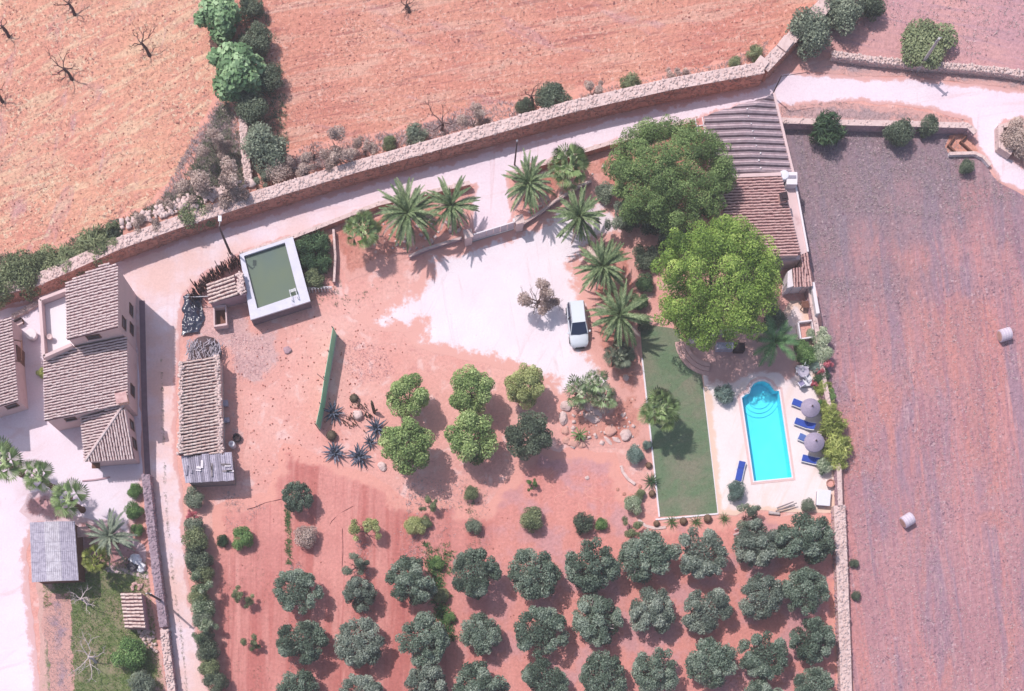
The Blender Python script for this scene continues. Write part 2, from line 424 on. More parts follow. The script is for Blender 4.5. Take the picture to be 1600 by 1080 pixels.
sheet('dry_bed', [(68, 930), (110, 925), (112, 1000), (118, 1080), (112, 1300), (84, 1300), (78, 1040), (66, 990)], .02, M_dry, .6, .4, 9)
sheet('road', [(-60, 470), (120, 430), (160, 415), (342, 356), (535, 297), (800, 225), (962, 182), (1187, 135), (1205, 128), (1222, 110), (1250, 114), (1330, 121), (1430, 121), (1600, 141), (2000, 170),
      (2000, 200), (1700, 190), (1600, 186), (1566, 194), (1564, 236), (1600, 258), (1800, 300), (1800, 330), (1610, 306), (1560, 284), (1532, 240), (1512, 190), (1450, 170), (1350, 160), (1215, 168), (1160, 168), (1095, 186), (940, 230), (796, 274), (803, 345), (806, 352), (737, 376), (732, 350), (740, 290), (592, 322), (550, 338), (462, 372), (380, 396), (330, 425), (300, 445), (287, 470), (279, 560), (274, 700), (285, 760), (293, 900), (325, 1080), (345, 1500),
      (285, 1500), (262, 1085), (246, 960), (232, 840), (222, 720), (217, 560), (205, 470), (190, 440), (100, 462), (-60, 500)], .016, M_road, .6, .22, 10)
sheet('planting_bed', [(44, 772), (74, 764), (112, 800), (134, 828), (118, 834), (118, 816), (48, 814), (30, 800)], .016, M_tbed, .5, .2, 31)
sheet('planting_bed', [(118, 808), (165, 812), (226, 850), (230, 906), (200, 900), (140, 884), (121, 874)], .018, M_tbed, .5, .3, 32)
sheet('drive', [(548, 497), (600, 476), (650, 444), (668, 410), (662, 396), (722, 380), (800, 354), (830, 346), (850, 332), (880, 312), (930, 300), (975, 330), (990, 365), (940, 380), (902, 420), (925, 470), (918, 540), (940, 560), (962, 600), (950, 640), (905, 622), (875, 632), (858, 602), (790, 578), (720, 562), (650, 542), (632, 522), (660, 508), (634, 520), (590, 516)], .012, M_drive, .45, .25, 11)
sheet('lawn', [(1000, 505), (1060, 515), (1076, 560), (1096, 584), (1099, 606), (1121, 803), (1030, 808), (1012, 640), (1004, 560)], .02, M_lawn, .8, .04, 12)
sheet('pool_terrace', [(1062, 530), (1062, 548), (1078, 572), (1097, 584), (1100, 606), (1122, 803), (1150, 806), (1172, 795), (1212, 800), (1236, 800), (1300, 802), (1309, 770), (1306, 730), (1292, 650), (1276, 560), (1262, 470), (1235, 470), (1215, 500), (1130, 510)], .028, M_terr, .8, .04, 13, holes=[POOLP])

M_verge = earth('weedy_verge', C(190, 162, 166), C(210, 172, 172), .4, flecks=[(C(140, 118, 124), 3.5, .55, .70, .8), (C(232, 202, 204), 3, .60, .72, .6)], bump=.9, edge=(C(228, 176, 170), .7, .9))
sheet('verge', [(1218, 167), (1300, 160), (1420, 170), (1508, 190), (1512, 196), (1400, 196), (1218, 192)], .02, M_verge, .5, .2, 41)
sheet('verge', [(1250, 108), (1300, 88), (1422, 102), (1560, 114), (1660, 128), (1660, 148), (1430, 120), (1330, 120)], .02, M_verge, .5, .2, 42)
M_scrubsoil = earth('scrub_soil', C(188, 160, 162), C(206, 170, 166), .4, flecks=[(C(136, 118, 120), 3, .54, .70, .8), (C(228, 200, 198), 3, .60, .72, .6)], bump=.9, edge=(C(246, 178, 162), 1.6, .7))
sheet('scrub_ground', [(-60, 395), (60, 390), (150, 358), (235, 318), (285, 260), (318, 180), (345, 140), (378, 165), (388, 292), (300, 345), (190, 392), (60, 448), (-60, 490)], .01, M_scrubsoil, .5, .4, 43)
sheet('scrub_ground', [(388, 296), (400, 262), (440, 235), (560, 215), (700, 178), (830, 150), (960, 128), (1130, 96), (1190, 72), (1212, 70), (1192, 104), (1040, 130), (800, 184), (560, 254)], .01, M_scrubsoil, .5, .4, 44)
M_rubs = earth('rubbly_soil', C(222, 178, 178), C(236, 190, 186), .4, flecks=[(C(170, 138, 142), 3, .58, .72, .7), (C(244, 216, 216), 2.4, .58, .70, .6)], bump=.9, edge=(C(240, 176, 166), 1.4, .6))
sheet('rubbly_soil', [(296, 470), (345, 466), (392, 484), (400, 505), (442, 506), (450, 560), (424, 604), (372, 612), (384, 690), (386, 740), (352, 700), (350, 560), (288, 540)], .01, M_rubs, .5, .5, 46)
M_patio = earth('patio_tiles', C(214, 166, 162), C(226, 180, 176), .4, fs=5, fine=(.94, 1.05), bump=.1, edge=(C(250, 226, 226), .7, .6))
sheet('patio', [(1064, 535), (1064, 548), (1079, 571), (1098, 583), (1101, 604), (1150, 606), (1172, 590), (1205, 588), (1230, 604), (1262, 580), (1266, 540), (1245, 520), (1215, 512), (1130, 515)], .033, M_patio, .5, .1, 45)
# ---- weeds, straw, clods: things nobody could count
M_straw = leafy('dry_straw', C(130, 96, 94), C(216, 166, 152), C(255, 226, 196), rough=.9, spec=.05)
M_grey = leafy('grey_weeds', C(142, 130, 130), C(188, 170, 172), C(224, 204, 204), rough=.9, spec=.05)
M_grey2 = leafy('faint_weeds', C(168, 132, 138), C(200, 162, 168), C(226, 196, 198), rough=.9, spec=.05)
M_clod = plain('clod', C(206, 134, 124), .3, 1.5, .95, .1)
M_grass = leafy('green_grass', C(70, 100, 52), C(112, 142, 76), C(160, 172, 110), rough=.7)
M_dgrass = leafy('dark_weeds', C(84, 90, 78), C(122, 126, 106), C(162, 160, 136), rough=.8)
M_lgrass = leafy('lawn_grass', C(112, 128, 98), C(134, 142, 116), C(158, 154, 132), rough=.8)

FA = [(-40, -60), (352, -60), (352, 0), (320, 160), (300, 300), (190, 375), (60, 430), (-40, 480)]
FB = [(430, -60), (1310, -60), (1230, 55), (1190, 92), (1040, 122), (800, 175), (560, 240), (450, 265)]
FE = [(1225, 210), (1500, 215), (1560, 290), (1650, 320), (1650, 1120), (1345, 1120), (1330, 800), (1300, 590), (1262, 400), (1245, 290)]
tufts('stubble', scatter(FA, 7, .0, keep=patchy(.25, -.02, 1)), .21, M_straw, 4, 'pale stubble tufts over the dry field west of the hedge', 'stubble')
tufts('stubble', scatter(FB, 6, .0, keep=patchy(.25, .0, 2)), .19, M_straw, 4, 'broken straw over the wide red field behind the long wall', 'stubble')
tufts('stubble', scatter(FE, 9, .0, keep=patchy(.3, -.1, 3)), .19, M_grey, 4, 'grey stubble over the mauve field beside the farmhouse', 'stubble')
tufts('weeds', scatter([(1240, 200), (1500, 225), (1590, 310), (1480, 340), (1300, 330), (1330, 470), (1275, 440), (1250, 320)], 30, .0, keep=patchy(.35, -.05, 4)), .19, M_grey, 5, 'grey weeds crowding the corner of the mauve field by the house', 'weeds')
tufts('weeds', scatter([(380, 262), (440, 230), (560, 215), (680, 190), (700, 178), (820, 150), (830, 178), (560, 246), (395, 298), (330, 345), (240, 365), (185, 380), (140, 385), (250, 310), (300, 220), (345, 150), (372, 180)], 46, .0, keep=patchy(.3, -.1, 5)), .26, M_grey, 5, 'grey dead weeds along the back of the long stone wall', 'weeds')
tufts('weeds', scatter([(830, 168), (960, 135), (1130, 98), (1190, 70), (1205, 60), (1195, 95), (1040, 128), (880, 165)], 46, .0, keep=patchy(.3, -.1, 6)), .24, M_grey, 5, 'grey weeds behind the eastern end of the long wall', 'weeds')
tufts('weeds', scatter([(1218, 166), (1300, 158), (1420, 170), (1510, 188), (1500, 190), (1220, 182)], 46, .0, keep=patchy(.35, -.05, 7)), .17, M_grey, 5, 'grey weeds on the verge between the white road and the low south wall', 'weeds')
tufts('weeds', scatter([(1300, 88), (1430, 100), (1600, 120), (1640, 145), (1420, 118), (1320, 118)], 46, .0, keep=patchy(.35, -.05, 8)), .2, M_grey, 5, 'olive grey weeds on the verge under the tumbled wall', 'weeds')
tufts('weeds', scatter([(1320, -30), (1640, -30), (1640, 100), (1520, 95), (1330, 78)], 9, .0, keep=patchy(.25, -.02, 9)), .26, M_grey, 4, 'mauve weeds in the small field beyond the tumbled wall', 'weeds')
tufts('grass', scatter([(66, 905), (200, 870), (228, 880), (245, 1000), (262, 1120), (112, 1120), (112, 935), (70, 950)], 55, .0, keep=patchy(.5, -.25, 10)), .24, M_grass, 5, 'green meadow grass between the sheds and the lane wall', 'grass')
tufts('weeds', scatter([(66, 935), (112, 930), (116, 1000), (112, 1120), (80, 1120), (70, 1000)], 60, .0), .15, M_grey, 5, 'mauve dry weeds in the strip beside the white drive', 'weeds')
tufts('grass', scatter([(1004, 545), (1074, 562), (1095, 588), (1119, 801), (1031, 805), (1013, 640)], 60, .02), .09, M_lgrass, 4, 'short dull green lawn grass by the pool terrace', 'grass')
def lane_line(q): 
    out = []
    for (x0, y0), (x1, y1) in zip([(252, 560), (256, 700), (262, 820), (270, 900), (283, 990)], [(256, 700), (262, 820), (270, 900), (283, 990), (292, 1085)]):
        n = int(math.hypot(x1 - x0, y1 - y0) / 17.5 * 16)
        for _ in range(n):
            f = random.random(); X, Y = P(x0 + (x1 - x0) * f + random.gauss(0, 1.1), y0 + (y1 - y0) * f)
            if noise.noise((X * .8, Y * .8, 3)) > -.15: out.append((X, Y, .0))
    return np.array(out)
tufts('grass', lane_line(0), .16, M_dgrass, 5, 'thin dark grass line along the middle of the lane', 'grass')
tufts('weeds', scatter([(350, 870), (420, 850), (425, 1100), (340, 1100)], 10, .0, keep=patchy(.5, .1, 12)), .2, M_dgrass, 5, 'scattered weeds between the oleander hedge and the ploughed strip', 'weeds')
tufts('weeds', scatter([(610, 770), (640, 745), (760, 750), (775, 860), (690, 900), (620, 860)], 16, .0, keep=patchy(.5, .0, 13)), .18, M_grey, 5, 'grey weeds in the vegetable strip below the round trees', 'weeds')
tufts('weeds', scatter([(530, 530), (600, 540), (620, 590), (560, 600), (540, 580)], 40, .0, keep=patchy(.5, -.05, 14)), .13, M_grey2, 5, 'thin mauve weeds on the soil beside the green screen fence', 'weeds')
tufts('weeds', scatter([(360, 520), (420, 530), (420, 590), (368, 600), (366, 700), (385, 740), (366, 745), (362, 560)], 40, .0, keep=patchy(.5, -.02, 15)), .14, M_grey2, 5, 'grey weeds along the back of the long tiled barn', 'weeds')
tufts('weeds', scatter([(545, 470), (600, 430), (640, 440), (560, 500), (480, 470), (525, 420)], 9, .0, keep=patchy(.5, .08, 16)), .22, M_dgrass, 5, 'few weeds on the pink soil below the palm bed', 'weeds')
pebs = np.r_[scatter([(360, 520), (600, 470), (640, 540), (500, 760), (400, 760)], 1.6, .02), scatter([(640, 780), (800, 780), (800, 900), (650, 900)], 1.2, .02), scatter(FA, .8, .02), scatter(FB, .8, .02), scatter([(345, 790), (1300, 830), (1310, 1090), (345, 1090)], .8, .02)]
tag(link('clods', stones_mesh('clods', pebs, .05 + .09 * rng.random(len(pebs))), M_clod), 'loose reddish clods lying on the dry soil', 'clods', kind='stuff')

tufts('scrub', scatter([(-20, 400), (60, 395), (130, 370), (190, 345), (250, 318), (300, 260), (335, 190), (352, 150), (372, 200), (388, 292), (330, 325), (190, 382), (60, 440), (-20, 480)], 26, .0, keep=patchy(.3, -.1, 21)), .5, M_dgrass, 7, 'dense grey-green scrub on the bank behind the western end of the long wall', 'scrub')
tufts('scrub', scatter([(250, 318), (300, 220), (340, 160), (372, 200), (388, 292), (300, 330)], 40, .0, keep=patchy(.35, -.2, 22)), .34, M_grey, 7, 'dead grey brush filling the corner between hedge stub and long wall', 'scrub')
tufts('scrub', scatter([(430, 270), (560, 225), (700, 185), (820, 160), (830, 176), (560, 246), (450, 278)], 26, .0, keep=patchy(.35, -.02, 23)), .4, M_grey, 7, 'dead grey brush leaning on the back of the long wall', 'scrub')
tufts('scrub', scatter([(335, 20), (400, -20), (432, 60), (446, 150), (450, 230), (400, 260), (372, 160), (345, 120)], 14, .0, keep=patchy(.4, 0, 24)), .4, M_dgrass, 6, 'dark undergrowth along the foot of the field hedge', 'scrub')
tufts('weeds', scatter([(355, 800), (345, 760), (360, 770), (420, 790), (350, 860)], 22, .0, keep=patchy(.5, 0, 25)), .22, M_grey, 6, 'mauve weeds below the metal sheet roof', 'weeds')
# ================================================================= PLANTS
def unit(n):
    v = rng.normal(size=(n, 3)); return v / np.linalg.norm(v, axis=1)[:, None]

def leaf_cloud(n, cl, rad, L, W, shell=.2, up=.35, rnd=.8, fold=0):
    """leaf shaped rhombs spread through lumpy clumps (cl: centres, rad: radii)"""
    cl = np.asarray(cl); rad = np.asarray(rad)
    k = rng.choice(len(cl), n, p=rad ** 2 / (rad ** 2).sum())
    d = unit(n); r = 1 - np.abs(rng.normal(0, shell, n)); r = np.clip(r, .1, 1.05)
    pos = cl[k] + d * (rad[k] * r)[:, None]
    keep = pos[:, 2] > .02; pos, d, k = pos[keep], d[keep], k[keep]; n = len(pos)
    nr = d * .7 + unit(n) * rnd + np.array([0, 0, up]); nr /= np.linalg.norm(nr, axis=1)[:, None]
    t = np.cross(nr, unit(n)); t /= np.linalg.norm(t, axis=1)[:, None]; b = np.cross(nr, t)
    l = (L * (.6 + .8 * rng.random(n)))[:, None]; w = (W * (.6 + .8 * rng.random(n)))[:, None]
    v = np.stack([pos - t * l * .5, pos - b * w * .5 + nr * fold * w, pos + t * l * .5, pos + b * w * .5 + nr * fold * w], 1).reshape(-1, 3)
    ct = rng.normal(0, .17, len(cl))
    tone = np.clip(.5 + ct[k] + rng.normal(0, .17, n), 0, 1)
    return v, np.arange(4 * n).reshape(-1, 4), tone

def clumps(n, R, r0, r1, zs=.8, cz=1.3, top=-.5, lo=.7, hi=1.08):
    c, r = [], []
    while len(c) < n:
        p = Vector(unit(1)[0])
        if p.z < top: continue
        q = random.uniform(r0, r1); s = (R - q) * random.uniform(lo, hi)
        c.append((p.x * s, p.y * s, cz + p.z * s * zs)); r.append(q)
    c.append((0, 0, cz)); r.append(R * .62)
    return np.array(c), np.array(r)

def limbs(name, h, r, n, spread, mat_n=None, top=1.6, seed=0):
    m = MB(); rr = random.Random(seed)
    m.tube([(0, 0, -.05), (.03, .02, h * .5), (.0, .03, h)], [r * 1.3, r, r * .85], 7)
    for i in range(n):
        a = 2 * math.pi * (i + rr.random() * .6) / n; s = spread * rr.uniform(.6, 1)
        p1 = (math.cos(a) * s * .45, math.sin(a) * s * .45, h + (top - h) * .45)
        p2 = (math.cos(a + .3) * s, math.sin(a + .3) * s, top * rr.uniform(.8, 1))
        m.tube([(0, 0, h * .92), p1, p2], [r * .6, r * .38, r * .12], 5)
        for q in (-.5, .5):
            p3 = (math.cos(a + q) * s * .95, math.sin(a + q) * s * .95, top * rr.uniform(.7, 1.05))
            m.tube([p1, p3], [r * .26, r * .07], 4)
    me = bpy.data.meshes.new(name); me.from_pydata(m.v, [], m.f); me.update()
    return me

M_bark = plain('bark', C(150, 128, 126), .4, 4, .95, .1, .6)
M_palebark = plain('pale_bark', C(232, 214, 214), .3, 5, .9, .1, .4)
LEAF = {
 'olive': leafy('olive_leaf', C(60, 72, 60), C(96, 112, 96), C(152, 162, 146)),
 'round': leafy('round_tree_leaf', C(78, 98, 56), C(134, 156, 96), C(190, 202, 142)),
 'pale': leafy('pale_tree_leaf', C(104, 112, 70), C(156, 162, 106), C(194, 196, 142)),
 'pine': leafy('pine_needle', C(64, 88, 36), C(130, 158, 72), C(192, 208, 118)),
 'dullpine': leafy('dull_pine_needle', C(66, 84, 48), C(110, 134, 80), C(156, 174, 112)),
 'fig': leafy('fig_leaf', C(66, 90, 60), C(108, 140, 98), C(160, 186, 142)),
 'dark': leafy('evergreen_leaf', C(62, 70, 60), C(92, 104, 86), C(130, 138, 116)),
 'grey': leafy('grey_leaf', C(86, 96, 84), C(122, 132, 114), C(164, 170, 148)),
 'weed': leafy('weedy_leaf', C(84, 94, 68), C(118, 128, 94), C(158, 164, 124)),
 'green': leafy('garden_leaf', C(60, 88, 48), C(96, 128, 74), C(146, 172, 112)),
 'deep': leafy('hedge_leaf', C(38, 56, 40), C(60, 84, 58), C(104, 128, 90)),
 'yellow': leafy('yellow_green_leaf', C(96, 106, 50), C(148, 158, 84), C(206, 208, 134)),
 'blue': leafy('blue_green_leaf', C(72, 90, 84), C(106, 126, 118), C(154, 172, 162)),
 'varieg': leafy('variegated_leaf', C(84, 102, 78), C(142, 156, 126), C(222, 224, 198)),
 'brown': leafy('dry_brown_leaf', C(134, 114, 110), C(180, 158, 150), C(216, 196, 184)),
 'pink': leafy('pink_bloom', C(150, 70, 80), C(206, 110, 124), C(232, 156, 162)),
 'palmgreen': leafy('date_palm_leaf', C(60, 76, 50), C(102, 120, 82), C(160, 172, 130)),
 'fangreen': leafy('fan_palm_leaf', C(100, 126, 76), C(152, 174, 120), C(208, 220, 176)),
 'featherg': leafy('feather_palm_leaf', C(52, 84, 54), C(82, 120, 76), C(130, 160, 112)),
 'silver': leafy('silver_palm_leaf', C(82, 108, 70), C(140, 164, 116), C(230, 228, 204)),
 'paleolive': leafy('pale_olive_leaf', C(74, 84, 74), C(112, 122, 110), C(166, 172, 158)),
}
def proto(kind):
    if kind == 'olive':
        nc = random.choice((34, 40, 48)); c, r = clumps(nc, 1.02, .15, .28, .8, 1.05, -.55, .84, 1.04); r[-1] = random.uniform(.55, .68)
        return leaf_cloud(12000, c, r, .092, .04, .27, .45)
    if kind == 'round':
        c, r = clumps(34, 1.0, .2, .34, .9, 1.3, -.6); return leaf_cloud(15000, c, r, .072, .046, .18)
    if kind == 'pine':
        c, r = clumps(240, 1.03, .075, .165, .66, .95, -.25, .76, 1.06); r[-1] = .55
        k = np.linalg.norm((c - [0, 0, .95]) / [1, 1, .62], axis=1) > .55; k[-1] = True; c = c[k]; r = r[k]
        c = np.r_[c, [[.32, .3, .8], [-.32, .3, .8], [.32, -.3, .8], [-.32, -.3, .8]]]; r = np.r_[r, [.4] * 4]
        return leaf_cloud(80000, c, r, .03, .014, .17, .6, .6)
    if kind == 'fig':
        c, r = clumps(24, 1.0, .2, .36, .75, .8, -.4); return leaf_cloud(3000, c, r, .17, .14, .16, .6, .6)
    if kind == 'bush':
        c, r = clumps(15, 1.0, .28, .46, .7, .66, -.35); return leaf_cloud(6500, c, r, .095, .052, .22)
    if kind == 'thin':
        c, r = clumps(11, 1.0, .18, .36, .8, 1.0, -.5); return leaf_cloud(4200, c[:-1], r[:-1], .09, .042, .34)
    if kind == 'spiky':
        c, r = clumps(12, 1.0, .25, .42, .7, .66, -.35); return leaf_cloud(1500, c, r, .42, .055, .25, .3, .6)
MESH = {}
for kd, nv in (('olive', 7), ('round', 3), ('pine', 2), ('fig', 2), ('bush', 4), ('thin', 3), ('spiky', 2)):
    MESH[kd] = [np_mesh(kd + '_crown', *proto(kd)) for _ in range(nv)]
TRUNK = {'olive': [limbs('olive_trunk', .4, .085, 4, .75, top=1.3, seed=i) for i in range(3)],
         'round': [limbs('round_trunk', .6, .06, 4, .6, top=1.5, seed=i + 4) for i in range(2)],
         'pine': [limbs('pine_trunk', .45, .05, 6, .75, top=1.15, seed=9)],
         'thin': [limbs('thin_trunk', .4, .045, 5, .7, top=1.4, seed=i + 12) for i in range(2)],
         'bush': [limbs('bush_stem', .15, .035, 5, .6, top=.8, seed=20)], 'fig': [limbs('fig_stem', .2, .045, 5, .7, top=.9, seed=22)],
         'spiky': [limbs('spiky_stem', .15, .03, 5, .6, top=.7, seed=23)]}
CZ = {'olive': 1.05, 'round': 1.3, 'pine': .95, 'fig': .8, 'bush': .66, 'thin': 1.0, 'spiky': .66}
_cm = {}
def crown_mesh(kind, leaf, i):
    key = (kind, leaf, i % len(MESH[kind]))
    if key not in _cm:
        me = MESH[kind][key[2]]
        if me.materials: me = me.copy(); me.materials.clear()
        me.materials.append(LEAF[leaf]); _cm[key] = me
    return _cm[key]
_n = [0]; _bkc = {}
def _bk(me, mat):
    k = (me.name, mat.name)
    if k not in _bkc: q = me.copy(); q.materials.clear(); q.materials.append(mat); _bkc[k] = q
    return _bkc[k]
def plant(name, cat, kind, leaf, px, py, rpx, label, group=None, bark=None, zs=1.0, sx=1.0, oval=1.0):
    r = rpx / S; i = _n[0]; _n[0] += 1
    h = CZ[kind] * r * zs
    x, y = P(px, py, h); r *= (ALT - h) / ALT
    t = thing(name, (x, y, 0), label, cat, group, random.uniform(0, 6.28))
    if sx != 1: t.rotation_euler.z = 0
    t.scale = (r * sx * oval, r / sx / oval, r * zs)
    tr = TRUNK[kind][i % len(TRUNK[kind])]
    tr = tr if not tr.materials else _bk(tr, bark or (M_palebark if kind == 'olive' and i % 3 == 0 else M_bark))
    link('trunk' if kind in ('olive', 'round', 'pine', 'thin') else 'stem', tr, bark or (M_palebark if kind == 'olive' and i % 3 == 0 else M_bark), t)
    link('crown' if kind in ('olive', 'round', 'pine', 'thin') else 'foliage', crown_mesh(kind, leaf, i), None, t)
    return t

ORD = ['first', 'second', 'third', 'fourth', 'fifth', 'sixth', 'seventh', 'eighth', 'ninth', 'tenth', 'eleventh', 'twelfth']
rows = [('top', [(465, 925, 37, 0), (562, 928, 28, 1), (643, 910, 40, 0), (742, 897, 42, 0), (835, 897, 42, 0), (925, 883, 43, 0), (1010, 870, 43, 0), (1093, 863, 43, 1), (1183, 850, 38, 1), (1255, 842, 46, 0)]),
        ('second', [(470, 1003, 41, 0), (562, 1005, 41, 1), (660, 1000, 43, 0), (751, 990, 34, 0), (845, 988, 43, 0), (932, 968, 43, 0), (1017, 955, 41, 1), (1105, 953, 40, 1), (1189, 932, 36, 1), (1257, 925, 38, 0)]),
        ('third', [(468, 1082, 38, 0), (567, 1090, 38, 1), (665, 1076, 40, 1), (752, 1075, 42, 0), (850, 1066, 40, 0), (942, 1062, 42, 0), (1025, 1048, 41, 0), (1112, 1036, 41, 0), (1193, 1023, 40, 0), (1270, 1001, 37, 0)])]
for rn, lst in rows:
    for i, (x, y, r, v) in enumerate(lst):
        k = ('olive', 'olive') if v == 0 else (('olive', 'paleolive') if v == 1 else ('thin', 'olive'))
        look = ('grey-green olive tree', 'pale grey olive tree', 'sparse olive tree with bare gaps')[v]
        plant('olive_tree', 'olive tree', *k, x, y, r * random.uniform(.98, 1.06), f'{look}, {ORD[i]} from the lane side in the {rn} orchard row', 'olive trees in the orchard rows', zs=random.uniform(.85, 1.12), oval=random.uniform(.9, 1.12))
plant('olive_tree', 'olive tree', 'olive', 'olive', 1193, 1092, 34, 'olive tree at the bottom edge below the ninth tree of the third row', 'olive trees in the orchard rows')
plant('olive_tree', 'olive tree', 'olive', 'olive', 1270, 1074, 35, 'olive tree at the bottom edge closest to the pale orchard wall', 'olive trees in the orchard rows')
plant('olive_tree', 'olive tree', 'olive', 'olive', 464, 777, 26, 'small olive tree standing alone above the thin green vegetable row', zs=1.1)

for x, y, r, k, lf, lb in [(637, 618, 35, 'round', 'round', 'smaller round tree next to the cactus bed, upper one of its pair'),
        (637, 696, 45, 'round', 'round', 'large round green tree beside the blue agaves'),
        (737, 610, 38, 'round', 'round', 'round green tree at the gravel edge, middle of the upper three'),
        (736, 684, 42, 'round', 'round', 'dense round green tree, middle of the lower three'),
        (821, 604, 34, 'round', 'pale', 'pale yellowish round tree at the white gravel edge near the fan palms'),
        (828, 681, 38, 'round', 'dark', 'dark grey-green round tree with a pale bare branch')]:
    plant('round_tree', 'tree', k, lf, x, y, r * 1.05, lb, 'round garden trees in two rows', zs=1.05)
plant('pine_tree', 'pine tree', 'pine', 'dullpine', 1045, 272, 96, 'broad dull green pine overhanging the ribbed grey roof', zs=1.0, sx=1.08)
plant('pine_tree', 'pine tree', 'pine', 'pine', 1120, 440, 103, 'huge bright green pine between the car park and the pool terrace', zs=1.12)
plant('small_tree', 'tree', 'thin', 'grey', 965, 322, 34, 'silvery small tree under the dull green pine', sx=.8)
plant('small_tree', 'tree', 'bush', 'dark', 1050, 366, 34, 'dark shrub filling the gap between the two pines')
plant('small_tree', 'tree', 'bush', 'dark', 1010, 400, 24, 'dark green shrub in the shade west of the bright pine')
plant('shrub', 'shrub', 'bush', 'dark', 985, 345, 20, 'dark shrub under the edge of the dull pine, just beside the silvery tree')
plant('shrub', 'shrub', 'bush', 'grey', 948, 300, 20, 'grey shrub between the curved curb wall and the dull pine')
plant('shrub', 'shrub', 'bush', 'dark', 1018, 345, 24, 'dark shrub in the deepest shade between both pines')
plant('shrub', 'shrub', 'bush', 'deep', 1000, 470, 16, 'deep green shrub at the trunk side of the bright pine')
plant('shrub', 'shrub', 'bush', 'dark', 1006, 505, 15, 'dark shrub at the top end of the lawn kerb')
plant('shrub', 'shrub', 'bush', 'deep', 1008, 440, 18, 'deep green shrub in shade beside the last date palms')

